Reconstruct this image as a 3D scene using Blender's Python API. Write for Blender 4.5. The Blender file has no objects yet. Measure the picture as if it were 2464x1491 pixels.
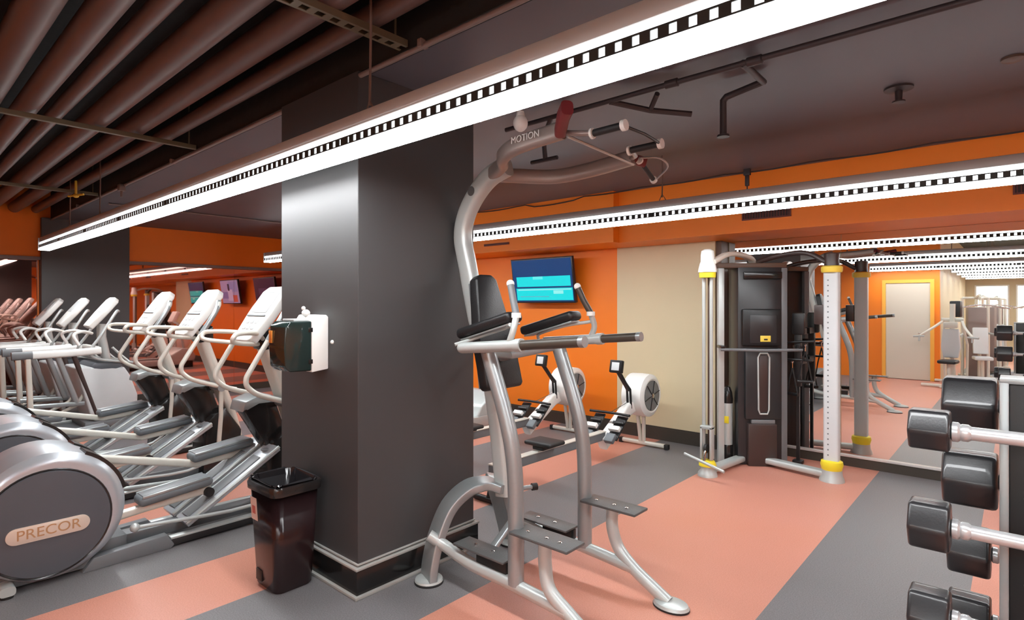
import bpy, bmesh, math, random
from mathutils import Vector, Matrix, Euler
random.seed(7)
R = math.radians
SC = bpy.context.scene
COL = SC.collection

# ------------------------------------------------------------------ camera, world, exposure
CAM_H = 1.6
cd = bpy.data.cameras.new('camera')
cam = bpy.data.objects.new('camera', cd); COL.objects.link(cam)
cam.location = (0, 0, CAM_H)
cam.rotation_euler = (R(90), 0, R(41.58))
cd.sensor_width = 36.0
cd.lens = 36.0 * 1373 / 2464
cd.shift_y = -0.005
cd.clip_start = 0.05
SC.camera = cam
SC.view_settings.view_transform = 'Standard'
SC.view_settings.look = 'None'
SC.view_settings.exposure = 0.0
SC.view_settings.gamma = 1.0
SC.view_settings.use_curve_mapping = False
W = bpy.data.worlds.new('world'); SC.world = W; W.use_nodes = True
W.node_tree.nodes['Background'].inputs[0].default_value = (0.9, 0.95, 1, 1)
W.node_tree.nodes['Background'].inputs[1].default_value = 0.05
SC.cycles.max_bounces = 8
SC.cycles.diffuse_bounces = 5
SC.cycles.glossy_bounces = 6
SC.cycles.use_denoising = True
SC.cycles.sample_clamp_indirect = 6

LAMP = 45.0          # radiance of the fluorescent diffusers

# ------------------------------------------------------------------ materials
MATS = {}
def mat(name, col, rough=0.5, metal=0.0, emit=None, es=0.0, noise=0.0, nscale=20.0, bump=0.0, spec=0.5, coat=0.0):
    m = bpy.data.materials.new(name); m.use_nodes = True
    nt = m.node_tree; b = nt.nodes['Principled BSDF']
    b.inputs['Base Color'].default_value = (*col, 1)
    b.inputs['Roughness'].default_value = rough
    b.inputs['Metallic'].default_value = metal
    b.inputs['Specular IOR Level'].default_value = spec
    b.inputs['Coat Weight'].default_value = coat
    if emit:
        b.inputs['Emission Color'].default_value = (*emit, 1)
        b.inputs['Emission Strength'].default_value = es
    if noise or bump:
        tc = nt.nodes.new('ShaderNodeTexCoord')
        nz = nt.nodes.new('ShaderNodeTexNoise'); nz.inputs['Scale'].default_value = nscale
        nz.inputs['Detail'].default_value = 4
        nt.links.new(tc.outputs['Object'], nz.inputs['Vector'])
        if noise:
            mx = nt.nodes.new('ShaderNodeMix'); mx.data_type = 'RGBA'
            mx.inputs[6].default_value = (*[c * (1 - noise) for c in col], 1)
            mx.inputs[7].default_value = (*[min(1, c * (1 + noise)) for c in col], 1)
            nt.links.new(nz.outputs['Fac'], mx.inputs[0])
            nt.links.new(mx.outputs[2], b.inputs['Base Color'])
        if bump:
            bp = nt.nodes.new('ShaderNodeBump'); bp.inputs['Strength'].default_value = bump
            bp.inputs['Distance'].default_value = 0.01
            nt.links.new(nz.outputs['Fac'], bp.inputs['Height'])
            nt.links.new(bp.outputs['Normal'], b.inputs['Normal'])
    MATS[name] = m
    return m

mat('silver', (0.34, 0.37, 0.375), 0.34, 0.55, noise=0.04, nscale=60)
mat('silver_light', (0.50, 0.54, 0.53), 0.36, 0.30)
mat('cream_metal', (0.70, 0.69, 0.62), 0.35, 0.25)
mat('chrome', (0.85, 0.85, 0.84), 0.12, 1.0)
mat('white_plastic', (0.82, 0.83, 0.80), 0.35)
mat('pale_grey', (0.60, 0.63, 0.64), 0.4, noise=0.03, nscale=8)
mat('black_pad', (0.010, 0.010, 0.011), 0.42, noise=0.2, nscale=120, bump=0.15)
mat('black_rubber', (0.012, 0.012, 0.013), 0.55, noise=0.2, nscale=90)
mat('black_gloss', (0.015, 0.014, 0.014), 0.18)
mat('dark_metal', (0.016, 0.017, 0.018), 0.35, 0.3)
mat('dark_shroud', (0.022, 0.023, 0.025), 0.32, noise=0.08, nscale=5)
mat('brown_shroud', (0.045, 0.028, 0.025), 0.35)
mat('mid_grey', (0.16, 0.17, 0.18), 0.45)
mat('pedal_grey', (0.13, 0.15, 0.165), 0.5, bump=0.1, nscale=80)
mat('disc_grey', (0.085, 0.095, 0.11), 0.38, noise=0.06, nscale=6)
mat('disc_silver', (0.52, 0.56, 0.60), 0.30, 0.45)
mat('badge', (0.72, 0.64, 0.55), 0.35, 0.3)
mat('badge_text', (0.45, 0.25, 0.12), 0.5)
mat('yellow', (0.85, 0.70, 0.03), 0.45)
mat('yellow_label', (0.85, 0.62, 0.08), 0.5)
mat('maroon', (0.16, 0.018, 0.02), 0.5)
mat('orange_paint', (0.82, 0.20, 0.008), 0.5, noise=0.05, nscale=3)
mat('beige_paint', (0.64, 0.55, 0.36), 0.55, noise=0.03, nscale=3)
mat('door_trim', (0.88, 0.42, 0.06), 0.5)
mat('door_beige', (0.62, 0.56, 0.47), 0.45)
mat('brown_trim', (0.11, 0.065, 0.045), 0.5)
mat('column_paint', (0.040, 0.040, 0.042), 0.52, noise=0.05, nscale=4, spec=0.75)
mat('base_gloss', (0.010, 0.010, 0.010), 0.16)
mat('base_highlight', (0.42, 0.42, 0.40), 0.2, 0.3)  # pale colour paints the highlight lines of the glossy black molding
mat('base_brown', (0.045, 0.038, 0.03), 0.4)
mat('ceiling_paint', (0.085, 0.082, 0.096), 0.50, noise=0.18, nscale=1.2, bump=0.08)
mat('ceiling_dark', (0.012, 0.011, 0.010), 0.7, noise=0.35, nscale=9, bump=0.4)
mat('pipe_paint', (0.115, 0.072, 0.064), 0.42, noise=0.15, nscale=3, bump=0.05)
mat('thin_pipe_paint', (0.19, 0.14, 0.125), 0.45)
mat('dark_pipe', (0.030, 0.022, 0.024), 0.5)
mat('strut_paint', (0.13, 0.115, 0.075), 0.5)
mat('fixture_grey', (0.45, 0.46, 0.46), 0.45)
mat('fixture_dark', (0.035, 0.04, 0.04), 0.4)
mat('lamp_glow', (0.9, 0.9, 0.9), 0.5, emit=(0.96, 0.985, 1.0), es=LAMP)
mat('lamp_side', (0.9, 0.9, 0.9), 0.5, emit=(0.96, 0.985, 1.0), es=3.0)
mat('mirror_glass', (0.86, 0.87, 0.85), 0.005, 1.0)
mat('mirror_glass_tinted', (0.60, 0.33, 0.28), 0.02, 1.0)
mat('ledge', (0.70, 0.68, 0.66), 0.3, 0.5)
mat('tv_dark', (0.01, 0.012, 0.02), 0.3)
mat('vent_maroon', (0.13, 0.02, 0.012), 0.5)
mat('vent_dark', (0.03, 0.008, 0.006), 0.6)
mat('smoke_cover', (0.016, 0.03, 0.028), 0.08, coat=0.3)
mat('paper_orange', (0.8, 0.3, 0.05), 0.5)
mat('sticker', (0.72, 0.55, 0.48), 0.5)
mat('sticker_red', (0.55, 0.13, 0.10), 0.5)
mat('bag_black', (0.015, 0.014, 0.016), 0.15)
mat('bin_black', (0.020, 0.009, 0.010), 0.22)
mat('bar_silver', (0.60, 0.61, 0.62), 0.30, 0.5)
mat('head_rubber', (0.014, 0.014, 0.016), 0.36, bump=0.05, nscale=150, coat=0.25, spec=0.6)
mat('grip_brown', (0.055, 0.045, 0.035), 0.4)
mat('boom_silver', (0.32, 0.27, 0.25), 0.38, 0.4)
mat('step_black', (0.085, 0.088, 0.088), 0.38, bump=0.3, nscale=200)
mat('bright_pane', (0.9, 0.85, 0.7), 0.5, emit=(1.0, 0.92, 0.75), es=3.0)
mat('exit_red', (0.8, 0.05, 0.03), 0.5)

def screen_mat(name, blocks, base, es):
    m = bpy.data.materials.new(name); m.use_nodes = True
    nt = m.node_tree; b = nt.nodes['Principled BSDF']
    b.inputs['Roughness'].default_value = 0.25
    tc = nt.nodes.new('ShaderNodeTexCoord'); sx = nt.nodes.new('ShaderNodeSeparateXYZ')
    nt.links.new(tc.outputs['Generated'], sx.inputs[0])
    def cmp(out, lo, hi):
        a = nt.nodes.new('ShaderNodeMath'); a.operation = 'GREATER_THAN'; a.inputs[1].default_value = lo
        c = nt.nodes.new('ShaderNodeMath'); c.operation = 'LESS_THAN'; c.inputs[1].default_value = hi
        nt.links.new(out, a.inputs[0]); nt.links.new(out, c.inputs[0])
        d = nt.nodes.new('ShaderNodeMath'); d.operation = 'MULTIPLY'
        nt.links.new(a.outputs[0], d.inputs[0]); nt.links.new(c.outputs[0], d.inputs[1])
        return d.outputs[0]
    cur = None
    for (x0, x1, z0, z1, col) in blocks:
        d = nt.nodes.new('ShaderNodeMath'); d.operation = 'MULTIPLY'
        nt.links.new(cmp(sx.outputs['X'], x0, x1), d.inputs[0]); nt.links.new(cmp(sx.outputs['Z'], z0, z1), d.inputs[1])
        mx = nt.nodes.new('ShaderNodeMix'); mx.data_type = 'RGBA'
        nt.links.new(d.outputs[0], mx.inputs[0])
        if cur: nt.links.new(cur, mx.inputs[6])
        else: mx.inputs[6].default_value = (*base, 1)
        mx.inputs[7].default_value = (*col, 1)
        cur = mx.outputs[2]
    nt.links.new(cur, b.inputs['Emission Color']); b.inputs['Emission Strength'].default_value = es
    b.inputs['Base Color'].default_value = (0.01, 0.01, 0.01, 1)
    MATS[name] = m
CY = (0.0, 0.72, 0.78)
screen_mat('tv_menu', [(0.0, 1.0, 0.60, 0.62, (0.0, 0.03, 0.15)), (0.06, 0.97, 0.36, 0.60, CY), (0.35, 0.52, 0.53, 0.60, (0.12, 0.85, 0.85)),
                       (0.04, 0.99, 0.03, 0.32, CY), (0.07, 0.97, 0.27, 0.30, (0.3, 0.85, 0.85)), (0.68, 0.84, 0.18, 0.26, (0.3, 0.88, 0.85)),
                       (0.10, 0.60, 0.11, 0.13, (0.1, 0.45, 0.55))], (0.0, 0.045, 0.17), 1.0)
screen_mat('tv_sport', [(0.05, 0.55, 0.5, 0.95, (0.25, 0.3, 0.65)), (0.35, 0.65, 0.1, 0.6, (0.5, 0.5, 0.8)), (0.5, 0.6, 0.55, 0.85, (0.02, 0.02, 0.06)),
                        (0.1, 0.35, 0.05, 0.35, (0.5, 0.12, 0.1)), (0.62, 0.95, 0.2, 0.5, (0.2, 0.2, 0.5))], (0.35, 0.35, 0.65), 1.2)
screen_mat('tv_dim', [(0.2, 0.8, 0.2, 0.6, (0.10, 0.07, 0.16))], (0.05, 0.03, 0.08), 1.0)

def floor_material():
    m = bpy.data.materials.new('rubber_floor'); m.use_nodes = True
    nt = m.node_tree; b = nt.nodes['Principled BSDF']
    tc = nt.nodes.new('ShaderNodeTexCoord'); sx = nt.nodes.new('ShaderNodeSeparateXYZ')
    nt.links.new(tc.outputs['Object'], sx.inputs[0])
    stripes = [(-10.35, -9.6), (-8.7, -8.0), (-7.1, -6.4), (-5.35, -4.62), (-3.78, -3.17), (-2.28, -1.0), (-0.2, 0.55), (1.4, 2.2)]
    tot = None
    for lo, hi in stripes:
        a = nt.nodes.new('ShaderNodeMath'); a.operation = 'COMPARE'
        a.inputs[1].default_value = (lo + hi) / 2; a.inputs[2].default_value = (hi - lo) / 2
        nt.links.new(sx.outputs['X'], a.inputs[0])
        if tot is None: tot = a.outputs[0]
        else:
            s = nt.nodes.new('ShaderNodeMath'); s.operation = 'ADD'
            nt.links.new(tot, s.inputs[0]); nt.links.new(a.outputs[0], s.inputs[1]); tot = s.outputs[0]
    n1 = nt.nodes.new('ShaderNodeTexNoise'); n1.inputs['Scale'].default_value = 160; n1.inputs['Detail'].default_value = 3
    n2 = nt.nodes.new('ShaderNodeTexNoise'); n2.inputs['Scale'].default_value = 0.9; n2.inputs['Detail'].default_value = 2
    nt.links.new(tc.outputs['Object'], n1.inputs['Vector']); nt.links.new(tc.outputs['Object'], n2.inputs['Vector'])
    def ramp(src, c0, c1, p0=0.35, p1=0.65):
        r = nt.nodes.new('ShaderNodeValToRGB'); r.color_ramp.elements[0].position = p0; r.color_ramp.elements[1].position = p1
        r.color_ramp.elements[0].color = (*c0, 1); r.color_ramp.elements[1].color = (*c1, 1)
        nt.links.new(src, r.inputs[0]); return r.outputs[0]
    grey = ramp(n1.outputs['Fac'], (0.135, 0.128, 0.132), (0.20, 0.19, 0.197))
    pk = ramp(n1.outputs['Fac'], (0.52, 0.225, 0.18), (0.61, 0.285, 0.235))
    shade_og = ramp(n1.outputs['Fac'], (0.52, 0.20, 0.12), (0.61, 0.255, 0.165))  # orange tone puts shadowed, sheenless salmon rubber into the colour
    mp = nt.nodes.new('ShaderNodeMix'); mp.data_type = 'RGBA'
    nt.links.new(n2.outputs['Fac'], mp.inputs[0]); nt.links.new(pk, mp.inputs[6]); nt.links.new(shade_og, mp.inputs[7])
    mx = nt.nodes.new('ShaderNodeMix'); mx.data_type = 'RGBA'
    nt.links.new(tot, mx.inputs[0]); nt.links.new(grey, mx.inputs[6]); nt.links.new(mp.outputs[2], mx.inputs[7])
    nt.links.new(mx.outputs[2], b.inputs['Base Color'])
    b.inputs['Roughness'].default_value = 0.42
    bp = nt.nodes.new('ShaderNodeBump'); bp.inputs['Strength'].default_value = 0.12; bp.inputs['Distance'].default_value = 0.004
    nt.links.new(n1.outputs['Fac'], bp.inputs['Height']); nt.links.new(bp.outputs['Normal'], b.inputs['Normal'])
    MATS['rubber_floor'] = m
floor_material()

# ------------------------------------------------------------------ mesh helpers
def smooth_path(pts, n=6, closed=False):
    P = [Vector(p) for p in pts]
    out = []
    N = len(P)
    rng = N if closed else N - 1
    for i in range(rng):
        p1, p2 = P[i], P[(i + 1) % N]
        p0 = P[(i - 1) % N] if (closed or i > 0) else p1 * 2 - p2
        p3 = P[(i + 2) % N] if (closed or i + 2 < N) else p2 * 2 - p1
        for k in range(n):
            t = k / n
            out.append(0.5 * ((2 * p1) + (p2 - p0) * t + (2 * p0 - 5 * p1 + 4 * p2 - p3) * t * t + (3 * p1 - p0 - 3 * p2 + p3) * t ** 3))
    if not closed: out.append(P[-1])
    return out

class MB:
    def __init__(s):
        s.bm = bmesh.new(); s.mi = 0
    def _tag(s, faces):
        for f in faces: f.material_index = s.mi
    def box(s, c, d, rot=None, bevel=0.0, seg=2):
        r = bmesh.ops.create_cube(s.bm, size=1.0)
        vs = r['verts']
        for v in vs: v.co = Vector((v.co.x * d[0], v.co.y * d[1], v.co.z * d[2]))
        if bevel > 0:
            es = list({e for v in vs for e in v.link_edges})
            rb = bmesh.ops.bevel(s.bm, geom=es, offset=bevel, segments=seg, profile=0.5, affect='EDGES')
            fs = set(rb['faces'])
            vs = list({v for f in rb['faces'] for v in f.verts} | {v for v in vs if v.is_valid})
        M = rot.to_matrix().to_4x4() if isinstance(rot, Euler) else (rot or Matrix())
        for v in vs: v.co = (M @ v.co) + Vector(c)
        s._tag({f for v in vs for f in v.link_faces})
        return s
    def bb(s, a, b, bevel=0.0, seg=2):
        return s.box([(a[i] + b[i]) / 2 for i in range(3)], [abs(b[i] - a[i]) for i in range(3)], bevel=bevel, seg=seg)
    def sweep(s, pts, prof, side=None, caps=True, closed=False, scale=None):
        """prof: list of (a,b); a along 'side', b along side x tangent"""
        P = [Vector(p) for p in pts]; n = len(P); rings = []
        prev = Vector(side) if side is not None else None
        for i in range(n):
            if closed: t = (P[(i + 1) % n] - P[i - 1])
            elif i == 0: t = P[1] - P[0]
            elif i == n - 1: t = P[-1] - P[-2]
            else: t = (P[i + 1] - P[i]).normalized() + (P[i] - P[i - 1]).normalized()
            if t.length < 1e-9: t = Vector((0, 0, 1))
            t.normalize()
            if prev is None:
                prev = Vector((0, 0, 1)) if abs(t.z) < 0.9 else Vector((1, 0, 0))
            ref = Vector(side) if side is not None else prev
            a = ref - t * ref.dot(t)
            if a.length < 1e-4: a = prev - t * prev.dot(t)
            if a.length < 1e-4: a = t.orthogonal()
            a.normalize(); b = t.cross(a)
            prev = a
            k = scale[i] if scale else 1.0
            rings.append([s.bm.verts.new(P[i] + a * (u * k) + b * (v * k)) for u, v in prof])
        m = len(prof); fs = []
        for i in range(n if closed else n - 1):
            A, B = rings[i], rings[(i + 1) % n]
            for j in range(m):
                fs.append(s.bm.faces.new((A[j], A[(j + 1) % m], B[(j + 1) % m], B[j])))
        if caps and not closed:
            fs.append(s.bm.faces.new(rings[0][::-1])); fs.append(s.bm.faces.new(rings[-1]))
        s._tag(fs); return s
    def tube(s, pts, r, seg=12, smooth=0, closed=False, scale=None):
        if smooth: pts = smooth_path(pts, smooth, closed)
        prof = [(r * math.cos(2 * math.pi * k / seg), r * math.sin(2 * math.pi * k / seg)) for k in range(seg)]
        return s.sweep(pts, prof, closed=closed, scale=scale)
    def oval(s, pts, w, h, side, smooth=0, rnd=0.35, scale=None):
        """rounded-rectangle tube, w along 'side'"""
        if smooth: pts = smooth_path(pts, smooth)
        r = min(w, h) * rnd; prof = []
        for cx, cy, a0 in ((w / 2 - r, h / 2 - r, 0), (-w / 2 + r, h / 2 - r, 90), (-w / 2 + r, -h / 2 + r, 180), (w / 2 - r, -h / 2 + r, 270)):
            for k in range(4):
                a = R(a0 + 30 * k); prof.append((cx + r * math.cos(a), cy + r * math.sin(a)))
        return s.sweep(pts, prof, side=side, scale=scale)
    def cyl(s, a, b, r, seg=20, r2=None):
        a, b = Vector(a), Vector(b)
        return s.tube([a, b], r, seg, scale=[1, (r2 / r) if r2 is not None else 1])
    def lathe(s, prof, origin=(0, 0, 0), axis='Z', seg=32, sy=1.0):
        O = Vector(origin); rings = []
        for (r, h) in prof:
            ring = []
            for k in range(seg):
                a = 2 * math.pi * k / seg; u, v = r * math.cos(a), r * math.sin(a) * sy
                p = {'Z': (u, v, h), 'X': (h, u, v), 'Y': (v, h, u)}[axis]
                ring.append(s.bm.verts.new(O + Vector(p)))
            rings.append(ring)
        fs = []
        for A, B in zip(rings, rings[1:]):
            for k in range(seg): fs.append(s.bm.faces.new((A[k], A[(k + 1) % seg], B[(k + 1) % seg], B[k])))
        if prof[0][0] > 1e-5: fs.append(s.bm.faces.new(rings[0][::-1]))
        if prof[-1][0] > 1e-5: fs.append(s.bm.faces.new(rings[-1]))
        s._tag(fs); return s
    def sphere(s, c, r, sc=(1, 1, 1), seg=16):
        rr = bmesh.ops.create_uvsphere(s.bm, u_segments=seg, v_segments=seg // 2 + 2, radius=r)
        for v in rr['verts']: v.co = Vector((v.co.x * sc[0], v.co.y * sc[1], v.co.z * sc[2])) + Vector(c)
        s._tag({f for v in rr['verts'] for f in v.link_faces}); return s
    def prism(s, poly, axis, a, b, bevel=0.0, seg=2):
        """poly in the two other axes (order x,y,z without 'axis'), extruded from a to b"""
        def P(u, v, w): return {'X': (w, u, v), 'Y': (u, w, v), 'Z': (u, v, w)}[axis]
        A = [s.bm.verts.new(P(u, v, a)) for u, v in poly]; B = [s.bm.verts.new(P(u, v, b)) for u, v in poly]
        n = len(poly); fs = [s.bm.faces.new(A[::-1]), s.bm.faces.new(B)]
        for i in range(n): fs.append(s.bm.faces.new((A[i], A[(i + 1) % n], B[(i + 1) % n], B[i])))
        s._tag(fs)
        if bevel:
            es = list({e for f in fs for e in f.edges})
            rb = bmesh.ops.bevel(s.bm, geom=es, offset=bevel, segments=seg, profile=0.5, affect='EDGES')
            s._tag(rb['faces'])
        return s
    def build(s, name, mats, parent=None, smooth=True, angle=38, origin=None):
        """vertices are local to the parent (or world less origin for a top-level mesh)"""
        bmesh.ops.remove_doubles(s.bm, verts=s.bm.verts, dist=1e-6)
        bmesh.ops.recalc_face_normals(s.bm, faces=s.bm.faces)
        if origin is not None:
            o = Vector(origin)
            for v in s.bm.verts: v.co -= o
        if smooth:
            for f in s.bm.faces: f.smooth = True
            for e in s.bm.edges:
                if len(e.link_faces) == 2 and e.calc_face_angle(0) > R(angle): e.smooth = False
        me = bpy.data.meshes.new(name); s.bm.to_mesh(me); s.bm.free()
        if isinstance(mats, str): mats = [mats]
        for k in mats: me.materials.append(MATS[k])
        ob = bpy.data.objects.new(name, me); COL.objects.link(ob)
        if parent is not None: ob.parent = parent
        if origin is not None: ob.location = origin
        return ob

def tag(o, label=None, cat=None, group=None, kind=None):
    if label: o['label'] = label
    if cat: o['category'] = cat
    if group: o['group'] = group
    if kind: o['kind'] = kind
    return o
def thing(name, label, cat, loc=(0, 0, 0), rz=0.0, group=None):
    o = bpy.data.objects.new(name, None); COL.objects.link(o)
    o.empty_display_size = 0.1; o.location = loc; o.rotation_euler = (0, 0, rz)
    return tag(o, label, cat, group)
def struct(name, mb, m, smooth=False, origin=None):
    return tag(mb.build(name, m, smooth=smooth, origin=origin), kind='structure')
def kids(o): return [c for c in bpy.data.objects if c.parent == o]
def dup(root, loc, rz=None, label=None, group=None):
    def cp(o, parent):
        c = o.copy(); COL.objects.link(c); c.parent = parent
        for ch in kids(o): cp(ch, c)
        return c
    r = cp(root, None); r.location = loc
    if rz is not None: r.rotation_euler = (0, 0, rz)
    if label: r['label'] = label
    if group: r['group'] = group
    return r
def text_part(name, s, size, m, parent, M, extrude=0.001):
    cu = bpy.data.curves.new(name, 'FONT'); cu.body = s; cu.size = size; cu.extrude = extrude
    cu.align_x = 'CENTER'; cu.align_y = 'CENTER'
    t = bpy.data.objects.new(name + '_c', cu); COL.objects.link(t)
    dg = bpy.context.evaluated_depsgraph_get(); dg.update()
    me = bpy.data.meshes.new_from_object(t.evaluated_get(dg)); me.name = name
    bpy.data.objects.remove(t); bpy.data.curves.remove(cu)
    me.transform(M); me.materials.clear(); me.materials.append(MATS[m])
    ob = bpy.data.objects.new(name, me); COL.objects.link(ob); ob.parent = parent
    return ob

# ================================================================== THE ROOM
YM = 6.485      # mirror plane
YB = 6.24       # orange / beige wall plane
XL = -10.9      # mirrored end wall
XR = 3.4
YD = -1.83      # wall with the door, behind the camera
YE = -9.6
ZC = 2.886      # painted slab
ZH = 3.30       # open deck over the pipes
ZS = 2.31       # underside of soffit

struct('floor', MB().bb((XL - .2, YE - .2, -.1), (XR + .2, YM + .3, 0)), 'rubber_floor')
struct('ceiling', MB().bb((XL - .2, 1.86, ZC), (XR + .2, YM + .3, ZC + .08)), 'ceiling_paint')
struct('ceiling_deck', MB().bb((XL - .2, YE - .2, ZH), (XR + .2, 1.86, ZH + .08)), 'ceiling_dark')
struct('ceiling_step', MB().bb((XL - .2, 1.80, ZC + .001), (XR + .2, 1.86, ZH)), 'ceiling_dark')
# mirror wall and its neighbours
struct('wall_back', MB().bb((XL - .2, YM, 0), (XR + .2, YM + .15, ZC)), 'beige_paint')
struct('wall_orange', MB().bb((XL, YB, 0), (-3.77, YM, ZS)), 'orange_paint')
struct('wall_beige', MB().bb((-3.77, YB, 0), (-2.52, YM - .001, ZS)), ['beige_paint'])
struct('trim_1', MB().bb((-2.52, YB + .03, 0), (-2.46, YM, ZS)), 'brown_trim')
struct('soffit_beam', MB().bb((XL, 5.58, ZS), (-3.42, YM, ZC)).bb((-3.42, 5.70, ZS), (XR, YM, ZC)), 'orange_paint')
mir = tag(MB().bb((-2.45, YM - .012, .115), (-1.332, YM - .002, ZS - .002)).build('wall_mirror', 'mirror_glass', smooth=False),
          'tall frameless wall mirror behind the cable machine with yellow collars', 'mirror', 'wall mirror panels of the gym end')
mir2 = tag(MB().bb((-1.328, YM - .012, .115), (XR, YM - .002, ZS - .002)).build('wall_mirror', 'mirror_glass', smooth=False),
          'wide frameless wall mirror beyond the barbell rack', 'mirror', 'wall mirror panels of the gym end')
struct('trim_2', MB().bb((-2.45, YM - .035, .09), (XR, YM - .001, .115), bevel=.004), 'ledge')
struct('baseboard_back', MB().bb((-2.45, YM - .025, 0), (XR, YM - .001, .09)), 'base_brown')
struct('baseboard_beige', MB().bb((-3.77, YB - .02, 0), (-2.50, YB, .14)).bb((-3.77, YB - .012, .14), (-2.50, YB, .155)), 'base_brown')
struct('baseboard_orange', MB().bb((XL, YB - .02, 0), (-3.77, YB, .14)).bb((XL, YB - .012, .14), (-3.77, YB, .155)), 'base_brown')
# mirrored end wall
struct('wall_left', MB().bb((XL - .15, YE, 0), (XL - .012, YM, ZH)), 'orange_paint')
struct('wall_left_band', MB().bb((XL - .012, 1.8, ZS), (XL + .10, 5.58, ZC)), 'orange_paint')
struct('wall_left_band_front', MB().bb((XL - .012, YD, ZS), (XL + .10, 1.8, ZH)), 'orange_paint')
struct('trim_3', MB().bb((XL, YD, ZS - .045), (XL + .12, YM, ZS)), 'thin_pipe_paint')
for i, (a, b) in enumerate(((-1.83, 1.66), (2.80, 4.5), (4.504, 6.22))):
    o = MB().bb((XL - .010, a, .12), (XL, b, ZS - .046)).build('wall_mirror', 'mirror_glass_tinted', smooth=False)
    tag(o, ('tinted end wall mirror beside the far dark column, on the side of the cross trainers',
            'tinted end wall mirror between far dark column and its seam', 'tinted end wall mirror running into the orange corner')[i],
        'mirror', 'tinted mirrors of the end wall')
struct('baseboard_left', MB().bb((XL - .01, YD, 0), (XL + .02, YM, .12)), 'base_brown')
# behind the camera
struct('wall_front', MB().bb((XL, YD - .15, 0), (-2.20, YD, ZH)).bb((-1.35, YD - .15, 0), (-1.22, YD, ZH)).bb((-2.20, YD - .15, 2.10), (-1.35, YD, ZH)), 'orange_paint')
struct('wall_side', MB().bb((-1.36, YE, 0), (-1.22, YD - .151, ZH)), 'beige_paint')
struct('wall_far', MB().bb((-1.4, YE - .15, 0), (XR, YE, ZH)), 'beige_paint')
struct('wall_right', MB().bb((XR, YE - .2, 0), (XR + .15, YM + .1, ZH)), 'orange_paint')
d1 = struct('door_1', MB().bb((-2.17, YD - .05, .01), (-1.38, YD - .005, 2.07), bevel=.003), 'door_beige')
MB().cyl((-1.47, YD - .01, 1.0), (-1.47, YD + .05, 1.0), .012).tube([(-1.47, YD + .05, 1.0), (-1.59, YD + .05, 1.0)], .011).build('door_handle', 'chrome', d1)
struct('trim_4', MB().bb((-2.24, YD, 0), (-2.17, YD + .015, 2.14)).bb((-1.38, YD, 0), (-1.31, YD + .015, 2.14)).bb((-2.24, YD, 2.07), (-1.31, YD + .0151, 2.14)), 'door_trim')
for i, x in enumerate((-.6, .35, 1.3)):
    w = struct('window_%d' % (i + 1), MB().bb((x - .40, YE, .75), (x + .40, YE + .03, .79)).bb((x - .40, YE, 2.16), (x + .40, YE + .03, 2.20)).bb((x - .40, YE, .79), (x - .36, YE + .03, 2.16)).bb((x + .36, YE, .79), (x + .40, YE + .03, 2.16)), 'white_plastic')
    MB().bb((x - .36, YE + .002, .79), (x + .36, YE + .012, 2.16)).build('window_pane', 'bright_pane', w, smooth=False)

# columns
def column(name, x0, x1, y0, y1):
    c = struct(name, MB().bb((x0, y0, 0), (x1, y1, ZC), bevel=.004), 'column_paint')
    g = MB(); h = .15; t = .022
    g.bb((x0 - t, y0 - t, 0), (x1 + t, y1 + t, h), bevel=.004)
    g.build('column_baseboard', 'base_gloss', c)
    e = MB()
    for (zz, tt, hh) in ((h, t + .006, .014), (h + .02, .010, .010), (0.0, t + .018, .018)):
        e.bb((x0 - tt, y0 - tt, zz), (x1 + tt, y1 + tt, zz + hh), bevel=.004)
    e.build('column_molding', 'base_highlight', c)
    return c
column('column', -3.583, -2.708, 1.78, 2.668)
column('column', XL, -10.72, 1.68, 2.79)

# ------------------------------------------------------------------ pendant light runs
def pendant(y, x0, x1, label, hang, z=2.322):
    t = thing('pendant_light', label, 'ceiling light', ((x0 + x1) / 2, y, z), 0, 'long suspended fluorescent lights')
    h = (x1 - x0) / 2
    MB().bb((-h, -.060, 0), (h, .060, .007), bevel=.002).build('diffuser', 'lamp_glow', t)
    MB().bb((-h, -.062, .007), (h, .062, .028), bevel=.002).build('diffuser_lip', 'lamp_side', t)
    lv = MB(); n = int((x1 - x0) / .058)
    for s in (-1, 1):
        lv.bb((-h, s * .056, .028), (h, s * .060, .034)); lv.bb((-h, s * .056, .062), (h, s * .060, .068))
        for k in range(n):
            a = -h + (k + .5) * .058
            joint = (k % 21) == 20
            lv.bb((a - (.029 if joint else .017), s * .056, .034), (a + (.029 if joint else .017), s * .060, .062))
    lv.build('louver', 'fixture_dark', t, smooth=False)
    MB().bb((-h + .01, -.046, .028), (h - .01, .046, .102)).build('reflector', 'lamp_side', t)
    MB().bb((-h - .01, -.052, .102), (h + .01, .052, .165), bevel=.008).bb((-h - .012, -.063, -.002), (-h, .063, .16)).bb((h, -.063, -.002), (h + .012, .063, .16)).build('housing', 'fixture_grey', t)
    top = (ZH if y < 1.86 else ZC) - z
    for xx in hang:
        g = MB(); lx = xx - (x0 + x1) / 2
        g.tube([(lx, 0, .20), (lx + .004, .004, .20 + (top - .17) * .5), (lx, 0, top)], .006, 8)
        g.tube([(lx - .03, 0, .164), (lx, 0, .23), (lx + .04, 0, .164)], .004, 6)
        g.build('hanger', 'thin_pipe_paint', t)
    return t
pendant(1.542, -9.65, 2.6, 'long glowing suspended light running past the top of the near column', (-8.2, -6.91, -2.25, .8))
pendant(4.544, -9.65, 2.6, 'long glowing suspended light in front of the orange soffit', (-6.9, -2.3, 0.8), z=2.328)
pendant(-1.46, -2.4, 2.6, 'suspended light before the beige door, seen only in the mirror', (-1.0, 1.0))
pendant(-2.96, -1.1, 2.6, 'suspended light over the chest press aisle, seen only in the mirror', (-.5, 1.0))
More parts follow.
